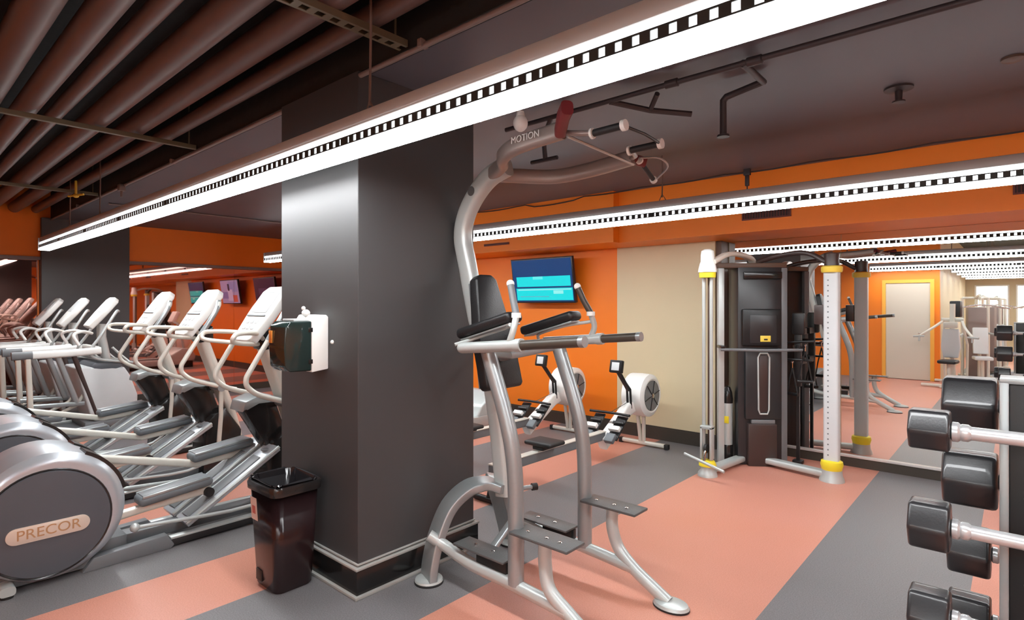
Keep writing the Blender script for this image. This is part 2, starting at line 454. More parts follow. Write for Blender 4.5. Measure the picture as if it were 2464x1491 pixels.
pendant(-4.46, -1.1, 2.6, 'suspended light two rows behind the barbell rack, seen only in the mirror', (-.5, 1.0))
pendant(-5.96, -1.1, 2.6, 'suspended light between the third and fourth reflected machines', (-.5, 1.0))
pendant(-7.46, -1.1, 2.6, 'suspended light deepest in the mirror reflection', (-.5, 1.0))

# ------------------------------------------------------------------ ceiling pipes
specs = [(.30, .085, 'thick'), (.52, .10, 'thick'), (.735, .085, 'medium'), (.905, .058, 'slim'), (1.135, .095, 'thick'), (1.386, .092, 'thick'), (1.625, .066, 'medium')]
names = ['thick brown ceiling pipe furthest from the beam edge', 'thick brown ceiling pipe sixth from the beam edge', 'brown ceiling pipe fifth from the beam edge', 'slimmest of the brown ceiling pipes, between two thicker ones',
         'widest brown ceiling pipe, third from the beam edge', 'thick brown ceiling pipe second from the beam edge', 'medium brown ceiling pipe closest to the beam edge']
for (y, r, _), lb in zip(specs, names):
    t = thing('ceiling_pipe', lb, 'pipe', (-4.0, y, 3.0), 0, 'parallel brown pipes under the deck')
    MB().tube([(XL + 4.12, 0, 0), (4.5, 0, 0)], r * .82, 20).build('pipe_run', 'pipe_paint', t)
for i, y in enumerate((-.05, -.45, -.9)):
    t = thing('ceiling_pipe', 'brown ceiling pipe %s' % ('just above the camera position', 'over the rear row', 'closest to the door wall')[i], 'pipe', (-4.0, y, 3.0), 0, 'parallel brown pipes under the deck')
    MB().tube([(XL + 4.12, 0, 0), (4.5, 0, 0)], .08, 16).build('pipe_run', 'pipe_paint', t)

def conduit(label, y, z, x0, x1, r=.014, m='thin_pipe_paint'):
    g = MB().tube([(x0, y, z), (x1, y, z)], r, 10)
    for k in range(4):
        xx = x0 + (x1 - x0) * (k + .5) / 4
        g.box((xx, y, z + .012), (.03, .05, .04), bevel=.004)
    return tag(g.build('conduit', m, origin=(x0, y, z)), label, 'conduit')
conduit('thin straight conduit along the edge of the dark ceiling', 1.795, 2.862, XL + .1, XR - .4)
tag(MB().tube([(-8.55, 2.0, 2.87), (-8.55, 5.5, 2.87)], .012, 8).build('conduit', 'thin_pipe_paint', origin=(-8.55, 2, 2.87)),
    'short pale conduit crossing the dark ceiling beyond the near column', 'conduit')
for x, lb in ((-2.32, 'slotted steel strut channel above the near column light hanger'), (-5.08, 'thin steel strut crossing the ceiling pipes halfway along'), (-8.1, 'thin steel strut crossing the pipes near the end wall')):
    g = MB(); z0 = 2.895 if x > -3 else 2.88
    w = .035 if x > -3 else .018
    if x > -3:
        g.bb((x - w, -1.2, z0 - .004), (x - w + .016, 1.79, z0)); g.bb((x + w - .016, -1.2, z0 - .004), (x + w, 1.79, z0))
        k = -1.2
        while k < 1.78:
            g.bb((x - w + .016, k, z0 - .004), (x + w - .016, k + .035, z0)); k += .075
        g.bb((x - w, -1.2, z0), (x - w + .003, 1.79, z0 + .03)); g.bb((x + w - .003, -1.2, z0), (x + w, 1.79, z0 + .03))
    else:
        g.bb((x - w, -1.2, z0), (x + w, 1.79, z0 + .035), bevel=.003)
    for yy in (1.74, .02, -1.1):
        g.tube([(x, yy, z0), (x, yy, ZH)], .006, 6)
    tag(g.build('strut_channel', 'strut_paint', smooth=False, origin=(x, 0, z0)), lb, 'strut', 'steel struts under the pipes')
g = MB(); g.tube([(-8.05, 1.50, 2.83), (-7.85, 1.60, 2.84)], .012, 8); g.sphere((-7.95, 1.55, 2.83), .03, (1, 1, .8))
g.tube([(-7.95, 1.55, 2.83), (-7.95, 1.55, 3.0)], .012, 8)
tag(g.build('junction_box', 'yellow_label', origin=(-7.95, 1.55, 2.83)), 'small brass coloured fitting hanging near the end of the ceiling pipes', 'fitting')
g = MB(); g.bb((-7.12, 1.74, 2.80), (-7.04, 1.80, 2.87), bevel=.008); g.tube([(-7.08, 1.77, 2.80), (-7.08, 1.77, 2.74)], .012, 8)
tag(g.build('junction_box', 'thin_pipe_paint', origin=(-7.08, 1.77, 2.8)), 'small grey junction box clipped on the thin ceiling conduit', 'fitting')

# sprinkler main and fittings on the painted slab
g = MB(); g.tube([(-2.70, 2.98, 2.83), (-.9, 2.98, 2.84), (XR - .1, 2.98, 2.85)], .016, 12)
for xx in (-2.2, -1.45, -1.0, .4): g.lathe([(.016, -.04), (.024, -.035), (.024, .035), (.016, .04)], (xx, 2.98, 2.837), 'X', 14)
sm = thing('sprinkler_main', 'dark painted sprinkler pipe running along the mauve ceiling', 'pipe', (0, 0, 0))
g.build('main_pipe', 'dark_pipe', sm)
MB().tube([(-1.06, 2.98, 2.84), (-1.06, 3.30, 2.84), (-1.28, 3.34, 2.82), (-1.30, 3.34, 2.80), (-1.30, 3.34, 2.60)], .020, 10).lathe([(.034, 0), (.034, .012), (.01, .02)], (-1.30, 3.34, 2.588)).build('branch_pipe', 'dark_pipe', sm)
MB().tube([(-2.30, 2.98, 2.83), (-2.38, 3.0, 2.72), (-2.38, 3.02, 2.58)], .016, 8).tube([(-2.5, 3.02, 2.575), (-2.28, 3.02, 2.575)], .014, 8).build('branch_pipe', 'dark_pipe', sm)
MB().tube([(-1.85, 2.98, 2.83), (-1.70, 3.2, 2.80), (-1.50, 3.35, 2.77)], .018, 8).tube([(-1.70, 3.2, 2.80), (-1.60, 3.1, 2.85)], .016, 8).build('branch_pipe', 'dark_pipe', sm)
t = thing('pendent_sprinkler', 'dark pendent sprinkler head alone on the mauve ceiling', 'sprinkler', (-.53, 4.05, ZC))
MB().lathe([(.075, 0), (.075, -.012), (.02, -.02), (.018, -.075), (.034, -.08), (.034, -.088)]).build('escutcheon', 'dark_pipe', t)
t = thing('ceiling_sensor', 'small pale disc sensor on the mauve ceiling beyond the sprinkler head', 'sensor', (-.02, 3.95, ZC))
MB().lathe([(.05, 0), (.05, -.012), (.03, -.022)]).build('sensor_cover', 'brown_trim', t)
t = thing('globe_sensor', 'small white globe hanging on a wire under the sprinkler pipe', 'sensor', (-2.256, 2.62, 2.70))
MB().sphere((0, 0, 0), .045, (1, 1, 1.15)).lathe([(.03, .03), (.022, .07)]).build('globe', 'white_plastic', t)
MB().tube([(0, 0, .05), (-.05, -.05, .12), (-.10, -.10, ZC - 2.70)], .0035, 6).build('wire', 'thin_pipe_paint', t)
# cable sagging along the ceiling edge
g = MB(); pts = []
for k in range(40):
    xx = -5.6 + k * .15
    pts.append((xx, 5.55, ZC - .012 - .018 * abs(math.sin(k * .55)) - (.03 if 6 < k < 12 else 0)))
g.tube(pts, .007, 6)
tag(g.build('cable', 'dark_pipe', origin=pts[0]), 'thin black cable sagging along the top edge of the orange soffit', 'cable')
t = thing('spot_bracket', 'small dark bracket hanging at the top of the orange soffit', 'bracket', (-1.92, 5.52, ZC))
MB().bb((-.03, -.02, -.06), (.03, .02, 0), bevel=.004).bb((-.018, -.015, -.16), (.018, .015, -.06), bevel=.004).tube([(0, 0, -.16), (0, .0, -.23)], .006, 6).build('bracket_arm', 'dark_pipe', t)

# vents on the soffit face
def vent(x0, x1, y, z0, z1, lb):
    t = thing('air_vent', lb, 'vent', ((x0 + x1) / 2, y, z0), 0, 'dark vent grilles in the soffit')
    w, h = (x1 - x0) / 2, z1 - z0
    MB().bb((-w, -.004, 0), (w, 0, h)).build('backing', 'vent_dark', t, smooth=False)
    f = MB(); f.bb((-w, -.014, 0), (w, -.004, .012)).bb((-w, -.014, h - .012), (w, -.004, h)).bb((-w, -.014, .012), (-w + .012, -.004, h - .012)).bb((w - .012, -.014, .012), (w, -.004, h - .012))
    f.build('frame', 'vent_maroon', t, smooth=False)
    s = MB(); n = 18
    for k in range(1, n): s.bb((-w + 2 * w * k / n - .003, -.011, .012), (-w + 2 * w * k / n + .003, -.004, h - .012))
    s.build('slats', 'vent_maroon', t, smooth=False)
vent(-2.03, -1.58, 5.70, 2.425, 2.525, 'dark red vent grille in the orange soffit above the cable machine')
vent(-.03, .40, 5.70, 2.425, 2.525, 'dark red vent grille in the soffit above the mirror, past the barbell rack')
vent(-5.45, -5.0, 5.58, 2.395, 2.425, 'narrow dark vent slot in the soffit above the blue screen television')

# televisions
def tv(x, m, lb, z=1.93, w=1.05, h=.61):
    t = thing('television', lb, 'television', (x, YB, z), 0, 'wall televisions on the orange wall')
    rot = Euler((R(9), 0, 0)); M = Matrix.Translation((0, -.20, 0)) @ rot.to_matrix().to_4x4()
    g = MB(); g.box((0, -.20, 0), (w, .05, h), rot=rot, bevel=.008); g.build('cabinet', 'tv_dark', t)
    s = MB(); s.bb((-w / 2 + .02, -.0285, -h / 2 + .022), (w / 2 - .02, -.0262, h / 2 - .02)); s.bm.transform(M)
    s.build('screen', m, t, smooth=False)
    MB().bb((-.12, -.17, -.06), (.12, -.005, .06), bevel=.005).build('bracket', 'dark_metal', t)
tv(-4.80, 'tv_menu', 'wall television with a cyan menu on a dark blue screen')
tv(-7.0, 'tv_sport', 'wall television with a pale lilac picture, seen in the tinted mirror')
tv(-8.9, 'tv_dim', 'dim wall television nearest the orange corner')

# ================================================================== COLUMN FITTINGS
def dispenser():
    x0, x1 = -3.20, -3.01; zb, zt = 1.215, 1.53; y = 1.78
    t = thing('paper_dispenser', 'white and smoky black paper dispenser on the dark column above the bin', 'dispenser', (x0, y, zb))
    w = x1 - x0; h = zt - zb
    MB().prism([(0, .012), (-.105, .0), (-.105, h - .02), (-.085, h + .012), (-.012, h + .012), (0, h)], 'X', 0, w, bevel=.006).build('back_body', 'white_plastic', t)
    g = MB().prism([(-.102, .008), (-.235, .012), (-.262, .04), (-.268, .15), (-.262, h - .05), (-.235, h - .022), (-.102, h - .022)], 'X', .004, w - .002, bevel=.010, seg=3)
    g.build('front_cover', 'smoke_cover', t)
    MB().bb((.03, -.20, h - .024), (w - .03, -.09, h - .010), bevel=.004).build('cover_lip', 'pale_grey', t)
    for hz in (.05, h - .085):
        MB().bb((w - .003, -.125, hz), (w + .003, -.10, hz + .025), bevel=.002).build('hinge', 'black_gloss', t)
    MB().sphere((w * .5, -.09, h + .022), .024, (1, 1, .9)).sphere((w * .45, -.10, h + .050), .012).build('lock_knob', 'white_plastic', t)
    MB().bb((.012, -.2715, .17), (.05, -.2675, .24), bevel=.001).build('paper_roll_label', 'paper_orange', t)
dispenser()
t = thing('wall_button', 'small round white button on the dark column beside the dispenser', 'button', (-2.965, 1.78, 1.385))
MB().lathe([(.012, 0), (.012, -.006), (.007, -.012)], axis='Y').build('button_cap', 'white_plastic', t)

def bin_():
    cx, cy = -3.175, 1.595
    t = thing('trash_bin', 'tall slim black waste bin with liner standing against the near column', 'bin', (cx, cy, 0))
    def rr(w, d, r, n=5):
        o = []
        for sx, sy, a0 in ((1, 1, 0), (-1, 1, 90), (-1, -1, 180), (1, -1, 270)):
            for k in range(n):
                a = R(a0 + 90 * k / (n - 1)); o.append((sx * (w / 2 - r) + r * math.cos(a), sy * (d / 2 - r) + r * math.sin(a)))
        return o
    def loft(g, lv):
        rings = [[g.bm.verts.new((x, y, z)) for x, y in rr(w, d, r)] for (w, d, r, z) in lv]
        for A, B in zip(rings, rings[1:]):
            for k in range(len(A)): g.bm.faces.new((A[k], A[(k + 1) % len(A)], B[(k + 1) % len(A)], B[k]))
        return rings
    g = MB()
    rg = loft(g, [(.25, .21, .04, .0), (.27, .225, .045, .012), (.30, .25, .05, .25), (.335, .275, .05, .575), (.345, .285, .05, .58), (.335, .275, .05, .575), (.318, .258, .05, .575), (.26, .21, .04, .03)])
    g.bm.faces.new(rg[0][::-1]); g.bm.faces.new(rg[-1])
    g.build('bin_body', 'bin_black', t)
    g = MB(); loft(g, [(.330, .270, .05, .545), (.362, .302, .055, .55), (.366, .306, .055, .585), (.355, .295, .055, .60), (.325, .265, .05, .598), (.318, .258, .05, .56)])
    g.build('rim', 'black_gloss', t)
    g = MB(); rnd = random.Random(3)
    rings = []
    for j, (k, z) in enumerate(((1.02, .608), (.97, .612), (.90, .585), (.78, .55), (.60, .50), (.35, .47), (.12, .46))):
        rings.append([g.bm.verts.new((x * k * (1 + rnd.uniform(-.05, .05)), y * k * (1 + rnd.uniform(-.05, .05)), z + rnd.uniform(-.010, .006) * (1 if j < 2 else 1.8))) for x, y in rr(.325, .265, .05, 9)])
    for A, B in zip(rings, rings[1:]):
        for k in range(len(A)): g.bm.faces.new((A[k], A[(k + 1) % len(A)], B[(k + 1) % len(A)], B[k]))
    g.bm.faces.new(rings[-1])
    g.build('liner', 'bag_black', t, angle=12)
    g = MB(); g.box((0, -.1335, .44), (.075, .002, .13), rot=Euler((R(4), 0, 0)))
    s = g.build('sticker', 'sticker', t, smooth=False); s.location = (-.085, -.0035, 0)
    g = MB(); g.box((0, -.1350, .435), (.035, .002, .045), rot=Euler((R(4), 0, 0)))
    s2 = g.build('sticker_mark', 'sticker_red', s, smooth=False)
    MB().bb((-.10, -.120, .03), (-.03, -.10, .095), bevel=.004).build('foot_recess', 'black_pad', t)
bin_()

# ================================================================== POWER TOWER (knee raise / pull-up)
def power_tower():
    t = thing('power_tower', 'silver knee raise and pull-up tower with black pads beside the near column', 'exercise machine', (-2.0, 2.51, 0))
    O = Vector((-2.0, 2.51, 0))
    def L(p): return tuple(Vector(p) - O)
    def LL(ps): return [L(p) for p in ps]
    YN, YF, YC = 2.20, 2.82, 2.51
    mast = smooth_path(LL([(-2.28, YC, .47), (-2.33, YC, .85), (-2.40, YC, 1.18), (-2.51, YC, 1.50), (-2.60, YC, 1.84), (-2.645, YC, 2.03), (-2.61, YC, 2.17), (-2.52, YC, 2.29), (-2.40, YC, 2.38), (-2.26, YC, 2.42)]), 6)
    MB().oval(mast, .09, .115, (0, 1, 0)).build('mast', 'silver_light', t)
    # boom arms
    near = smooth_path(LL([(-2.38, YC - .01, 2.39), (-2.20, 2.40, 2.405), (-2.08, 2.27, 2.40), (-1.92, 2.205, 2.415), (-1.63, 2.20, 2.435)]), 7)
    far = smooth_path(LL([(-2.38, YC + .01, 2.39), (-2.28, 2.66, 2.39), (-2.12, 2.79, 2.385), (-1.88, 2.82, 2.395), (-1.60, 2.82, 2.42)]), 7)
    a1 = MB().oval(near, .085, .06, (0, 0, 1)).build('pull_up_arm', 'boom_silver', t)
    MB().oval(far, .085, .06, (0, 0, 1)).build('pull_up_arm', 'boom_silver', t)
    text_part('lettering', 'MOTION', .048, 'white_plastic', a1, Matrix.Translation(L((-1.83, 2.158, 2.43))) @ Matrix.Rotation(R(-3), 4, 'Z') @ Matrix.Rotation(R(90), 4, 'X'))
    MB().tube(LL([(-1.60, 2.2, 2.40), (-1.60, 2.82, 2.38)]), .008, 8).build('cross_wire', 'silver_light', t)
    def grip(a, b, m='black_rubber', r=.017):
        A, B = Vector(L(a)), Vector(L(b)); d = (B - A).normalized()
        g = MB().cyl(A, B, r, 14)
        o = g.build('pull_up_grip', m, t)
        for P, s in ((A, -1), (B, 1)):
            MB().cyl(P - d * .004, P + d * s * .016, r + .008, 14).build('end_cap', 'white_plastic', o)
    MB().tube(LL([(-1.62, 2.2, 2.42), (-1.53, 2.2, 2.40), (-1.45, 2.2, 2.385)]), .013, 10).build('link_bar', 'boom_silver', t)
    grip((-1.45, 2.2, 2.385), (-1.30, 2.2, 2.388))
    MB().tube(LL([(-1.30, 2.2, 2.388), (-1.29, 2.38, 2.388), (-1.31, 2.57, 2.388)]), .007, 8).build('link_bar', 'dark_metal', t)
    grip((-1.47, 2.57, 2.385), (-1.315, 2.57, 2.388))
    MB().tube(LL([(-1.47, 2.57, 2.385), (-1.52, 2.70, 2.39), (-1.60, 2.80, 2.41)]), .013, 10).build('link_bar', 'boom_silver', t)
    grip((-1.58, 2.86, 2.40), (-1.60, 3.05, 2.335), r=.013)
    MB().tube(LL([(-1.56, 2.82, 2.41), (-1.50, 2.93, 2.42), (-1.50, 3.03, 2.39), (-1.59, 3.06, 2.33)]), .006, 8, smooth=5).build('link_bar', 'silver', t)
    MB().oval(LL([(-1.62, 2.17, 2.42), (-1.52, 2.06, 2.445), (-1.47, 2.02, 2.46)]), .07, .055, (0, 0, 1)).build('outer_grip', 'maroon', t)
    MB().oval(LL([(-1.62, 2.84, 2.42), (-1.57, 2.90, 2.40)]), .055, .045, (0, 0, 1)).build('outer_grip', 'maroon', t)
    MB().lathe([(.03, 0), (.03, .03)], L((-2.52, YC - .05, 2.30)), 'Y', 16).build('bolt', 'chrome', t)
    # rear arches
    for s in (-1, 1):
        arch = smooth_path(LL([(-2.26, YC + s * .02, .515), (-2.38, YC + s * .06, .53), (-2.47, YC + s * .13, .50), (-2.535, YC + s * .22, .40), (-2.555, YC + s * .30, .24), (-2.555, YC + s * .345, .10), (-2.55, YC + s * .36, .012)]), 6)
        lg = MB().oval(arch, .15, .05, (1, .35 * s, 0), rnd=.2).build('rear_leg', 'silver', t)
        MB().lathe([(.085, .0), (.085, .008), (.072, .016)], L((-2.55, YC + s * .36, 0)), seg=28).build('foot_pad', 'black_rubber', lg)
        MB().lathe([(.082, .012), (.078, .022), (.05, .03)], L((-2.55, YC + s * .36, 0)), seg=28).build('foot_plate', 'silver_light', lg)
    for (y, s) in ((YN, -1), (YF, 1)):
        up = smooth_path(LL([(-2.13, y, 1.37), (-2.08, y, 1.24), (-2.01, y, 1.06), (-1.955, y, .88), (-1.93, y, .70), (-1.925, y, .45), (-1.925, y, .17)]), 5)
        MB().oval(up, .075, .085, (0, 1, 0), rnd=.48).build('upright', 'silver', t)
        b = smooth_path(LL([(-2.55, y + s * .05, .27), (-2.47, y, .215), (-2.25, y, .175), (-1.95, y, .165), (-1.60, y, .14)]), 5)
        MB().oval(b, .065, .065, (0, 1, 0), rnd=.48).build('base_tube', 'silver_light', t)
        fr = smooth_path(LL([(-1.735, y, .445), (-1.735, y, .33), (-1.70, y + s * .01, .22), (-1.60, y - s * .0, .14), (-1.48, y + s * .0, .07), (-1.39, y, .02)]), 5)
        lg = MB().oval(fr, .062, .068, (0, 1, 0), rnd=.48).build('front_leg', 'silver_light', t)
        fx, fy = -1.375, y
        MB().lathe([(.10, 0), (.10, .009), (.09, .014)], L((fx, fy, 0)), seg=28, sy=.75).build('foot_pad', 'black_rubber', lg)
        MB().lathe([(.098, .010), (.09, .024), (.05, .034)], L((fx, fy, 0)), seg=28, sy=.75).build('foot_plate', 'silver_light', lg)
        # steps
        st = MB().box(L((-1.73, y, .458)), (.36, .15, .016), bevel=.006).build('step_plate', 'step_black', t)
        bt = MB()
        for dx in (-.10, 0.02, .10): bt.lathe([(.011, 0), (.011, .006), (.006, .009)], L((-1.73 + dx, y - .02, .466)), seg=10)
        bt.build('bolts', 'chrome', st)
        st = MB().box(L((-2.18, y + (-s) * .035, .262)), (.38, .13, .014), bevel=.006).build('step_plate', 'step_black', t)
        MB().box(L((-2.10, y - s * .02, .225)), (.22, .05, .06), bevel=.004).build('step_bracket', 'dark_metal', st)
        bt = MB()
        for dx in (-.07, .06): bt.lathe([(.011, 0), (.011, .006), (.006, .009)], L((-2.18 + dx, y - s * .035, .269)), seg=10)
        bt.build('bolts', 'chrome', st)
        # dip bar
        yd = 2.15 if s < 0 else 2.885
        P0, P1, P2 = (-2.27, yd, 1.365), (-1.86, yd, 1.398), (-1.48 if s < 0 else -1.60, yd, 1.432 if s < 0 else 1.42)
        MB().tube(LL([P0, P1]), .030, 16).sphere(L(P0), .030).build('dip_bar', 'silver_light', t)
        gr = MB().tube(LL([P1, P2]), .025, 16).build('dip_grip', 'grip_brown', t)
        d = (Vector(P2) - Vector(P1)).normalized()
        MB().cyl(Vector(L(P2)) - d * .012, Vector(L(P2)) + d * .014, .027, 16).build('end_cap', 'silver', gr)
        MB().cyl(Vector(L(P1)) - d * .02, Vector(L(P1)) + d * .02, .034, 16).build('collar', 'silver_light', t)
        # link to upright + vertical grip
        MB().oval(LL([(-2.13, y, 1.35), (-2.12, yd, 1.375)]), .05, .05, (1, 0, 0)).build('crossbar', 'silver', t)
        yi = yd - s * .03
        st_ = MB().tube(LL([(-1.93, yd, 1.40), (-1.90, yd, 1.47), (-1.905, yi, 1.545)]), .017, 14, smooth=4).build('grip_post', 'silver_light', t)
        vg = MB().tube(LL([(-1.905, yi, 1.55), (-1.945, yi - s * .02, 1.63), (-1.975, yi - s * .035, 1.705)]), .0185, 14).build('vertical_grip', 'mid_grey' if s < 0 else 'grip_brown', t)
        MB().sphere(L((-1.977, yi - s * .036, 1.71)), .021).build('end_cap', 'white_plastic', vg)
        MB().cyl(L((-1.905, yi, 1.535)), L((-1.905, yi, 1.56)), .025, 14).build('collar', 'white_plastic', t)
        # arm pad
        yp = y + (-s) * .05 if s < 0 else y - .02
        M = Matrix.Translation(L((-2.17, yp, 1.487))) @ Euler((0, R(-15), 0)).to_matrix().to_4x4()
        g = MB().box((0, 0, 0), (.42, .12, .058), bevel=.024, seg=4); g.bm.transform(M); pd = g.build('arm_pad', 'black_pad', t)
        g = MB().box((0, 0, -.036), (.38, .09, .010), bevel=.003); g.bm.transform(M); g.build('pad_backing', 'silver', pd)
        MB().tube(LL([(-1.92, yd, 1.50), (-2.05, yp, 1.475), (-2.25, yp, 1.42), (-2.33, yd, 1.38)]), .010, 8, smooth=4).build('pad_support', 'silver_light', t)
    MB().oval(LL([(-2.13, YN, 1.345), (-2.25, YC, 1.30), (-2.38, YC, 1.27)]), .045, .05, (0, 0, 1)).build('brace', 'silver', t)
    MB().oval(LL([(-2.13, YF, 1.345), (-2.25, YC, 1.30), (-2.38, YC, 1.27)]), .045, .05, (0, 0, 1)).build('brace', 'silver', t)
    # back pad
    Mb = Matrix.Translation(L((-2.385, YC, 1.43))) @ Euler((0, R(-14), 0)).to_matrix().to_4x4()
    g = MB().prism([(-.09, .33), (-.05, .36), (.05, .36), (.09, .33), (.15, -.05), (.16, -.32), (.14, -.34), (-.14, -.34), (-.16, -.32), (-.15, -.05)], 'X', -.035, .035, bevel=.014, seg=3)
    g.bm.transform(Mb); bp = g.build('back_pad', 'black_pad', t)
    g = MB().prism([(-.08, .32), (.08, .32), (.145, -.32), (-.145, -.32)], 'X', -.052, -.036, bevel=.003); g.bm.transform(Mb); g.build('pad_backing', 'mid_grey', bp)
    g = MB().box(L((-2.43, YC, 1.53)), (.06, .05, .05)).box(L((-2.36, YC, 1.25)), (.06, .05, .05)); g.build('pad_mount', 'silver', t)
    # low rear peg with black cap
    pg = MB().tube(LL([(-2.27, YC, .50), (-2.20, 2.66, .50)]), .014, 10).build('peg', 'silver', t)
    MB().cyl(L((-2.20, 2.66, .50)), L((-2.185, 2.69, .50)), .022, 12).build('end_cap', 'black_rubber', pg)
    MB().oval(LL([(-2.28, YC, .49), (-2.22, YC, .34), (-2.20, YN + .03, .18)]), .05, .03, (1, 0, 0)).build('brace', 'silver', t)
    MB().oval(LL([(-2.28, YC, .49), (-2.22, YC, .34), (-2.20, YF - .03, .18)]), .05, .03, (1, 0, 0)).build('brace', 'silver', t)
    return t
power_tower()

# ================================================================== ELLIPTICAL TRAINERS
def elliptical():
    t = thing('elliptical_trainer', 'grey disc housed elliptical trainer closest to the waste bin', 'elliptical', (-4.4, .70, 0), 0, 'elliptical trainers in a row')
    # drive housing
    prof = [(.06, -.27), (.26, -.27), (.335, -.255), (.362, -.22), (.368, 0), (.362, .22), (.335, .252), (.315, .262), (.30, .262), (.06, .262)]
    hs = MB().lathe(prof, (0, 0, .385), 'X', 56).build('drive_housing', 'disc_silver', t)
    for s in (-1, 1):
        d = MB().lathe([(.05, s * .255), (.298, s * .255), (.30, s * .262), (.293, s * .272), (.16, s * .282), (0.0, s * .286)], (0, -.02, .355), 'X', 56).build('disc_cover', 'disc_grey', t)
        MB().lathe([(.300, s * .260), (.308, s * .262), (.304, s * .271), (.297, s * .266)], (0, -.02, .355), 'X', 56).build('cover_ring', 'black_gloss', d)
        if s > 0:
            g = MB()
            poly = []
            for k in range(17):
                a = R(-90 + 180 * k / 16); poly.append((.145 + .045 * math.cos(a), .045 * math.sin(a)))
            for k in range(17):
                a = R(90 + 180 * k / 16); poly.append((-.145 + .045 * math.cos(a), .045 * math.sin(a)))
            g.prism(poly, 'X', .282, .290, bevel=.002)
            bd = g.build('badge', 'badge', d); bd.location = (0, -.02, .325)
            text_part('lettering', 'PRECOR', .078, 'badge_text', bd, Matrix.Translation((.2905, 0, 0)) @ Matrix.Rotation(R(90), 4, 'Z') @ Matrix.Rotation(R(90), 4, 'X'))
        # crank slot on the rim
        g = MB(); pts = []
        for k in range(9):
            a = R(12 + 52 * k / 8); pts.append((s * .15, .366 * math.cos(a), .385 + .366 * math.sin(a)))
        g.sweep(pts, [(-.075, -.012), (.075, -.012), (.075, .012), (-.075, .012)], side=(1, 0, 0)); g.build('crank_slot', 'black_gloss', t)
    MB().bb((-.20, -.25, .015), (.20, .25, .07), bevel=.01).bb((-.14, .0, .05), (.14, .4, .14), bevel=.02).build('base_plate', 'mid_grey', t)
    # rear and front stabilisers
    for y, w in ((-.20, .30), (1.70, .34)):
        sb = MB().oval([(-w, y, .04), (w, y, .04)], .07, .05, (0, 1, 0)).build('stabiliser', 'silver_light', t)
        for s in (-1, 1):
            MB().lathe([(.03, 0), (.03, .02)], (s * (w - .03), y, 0), seg=14).build('rubber_foot', 'black_rubber', sb)
    for s in (-1, 1):
        MB().prism([(.14, .0), (.62, .0), (.64, .02), (.60, .095), (.20, .075)], 'X', s * .20 - .035, s * .20 + .035, bevel=.006).build('side_beam', 'mid_grey', t)
        sr = MB().bb((s * .20 - .028, .62, .012), (s * .20 + .028, 1.72, .055), bevel=.004).build('side_rail', 'black_rubber', t)
        MB().bb((s * .20 - .030, .62, .055), (s * .20 + .030, 1.72, .070), bevel=.004).build('rail_cap', 'silver_light', sr)
    # central spine and inclined ramps
    MB().bb((-.06, .2, .04), (.06, 1.66, .11), bevel=.01).build('spine', 'mid_grey', t)
    for s in (-1, 1):
        rp = MB()
        a, b = Vector((s * .13, .72, .12)), Vector((s * .13, 1.36, .515))
        rp.oval([a, b], .19, .045, (1, 0, 0), rnd=.4); R1 = rp.build('ramp', 'disc_silver', t)
        g = MB(); n = Vector((0, -.525, .85)) * .025
        g.oval([a + (b - a) * .05 + n, a + (b - a) * .82 + n], .11, .012, (1, 0, 0)); g.build('ramp_track', 'mid_grey', R1)
        g = MB(); c = a + (b - a) * .92 + n * .98
        g.sphere(c, .038, (1, .9, .28)); g.build('ramp_cap', 'mid_grey', R1)
        g = MB()
        for e in (-1, 1): g.tube([a + Vector((s * 0 + e * .088, 0, .012)), b + Vector((e * .088, 0, .012))], .013, 8)
        g.build('ramp_edge', 'silver_light', R1)
    MB().prism([(1.30, .0), (1.62, .0), (1.66, .42), (1.50, .66), (1.34, .54)], 'X', -.16, .16, bevel=.03).build('front_shroud', 'black_gloss', t)
    # pedals
    for s, y0, z0, z1 in ((1, .44, .335, .385), (-1, .86, .475, .53)):
        x = s * .155; L_ = .45
        a, b = Vector((x, y0, z0)), Vector((x, y0 + L_, z1))
        ang = math.atan2(z1 - z0, L_)
        M = Matrix.Translation((a + b) / 2) @ Matrix.Rotation(ang, 4, 'X')
        g = MB().box((0, 0, 0), (.15, L_, .065), bevel=.028, seg=4); g.bm.transform(M); pd = g.build('pedal', 'pedal_grey', t)
        g = MB().box((0, 0, .030), (.115, L_ - .05, .016), bevel=.007); g.bm.transform(M); g.build('tread', 'mid_grey', pd)
        g = MB()
        for k in (-1, 1): g.box((k * .068, 0, .028), (.014, L_ - .04, .02), bevel=.006)
        g.bm.transform(M); g.build('pedal_lip', 'silver', pd)
        MB().oval([(x, .24, .26 if s > 0 else .60), (x, y0 + .05, z0 - .05), (x, y0 + L_, z1 - .07)], .045, .055, (1, 0, 0)).build('pedal_arm', 'cream_metal', t)
        MB().cyl((x - .05, y0 + L_ - .02, z1 - .085), (x + .05, y0 + L_ - .02, z1 - .085), .032, 16).build('ramp_roller', 'black_rubber', t)
    # link rods
    for s, za in ((1, .20), (-1, .33)):
        g = MB().tube([(s * .245, .41, za), (s * .245, 1.15, za - .05), (s * .245, 1.42, .30)], .013, 10, smooth=4).sphere((s * .245, .41, za), .028)
        g.build('link_rod', 'silver_light', t)
    # mast
    mast = smooth_path([(0, 1.70, .08), (0, 1.64, .42), (0, 1.52, .80), (0, 1.38, 1.20), (0, 1.33, 1.34)], 4)
    MB().oval(mast, .19, .08, (1, 0, 0), rnd=.45).build('mast', 'cream_metal', t)
    MB().prism([(1.17, .86), (1.24, .90), (1.40, .86), (1.55, .42), (1.47, .36), (1.38, .42), (1.16, .80)], 'X', -.085, .085, bevel=.02).build('pivot_shroud', 'black_gloss', t)
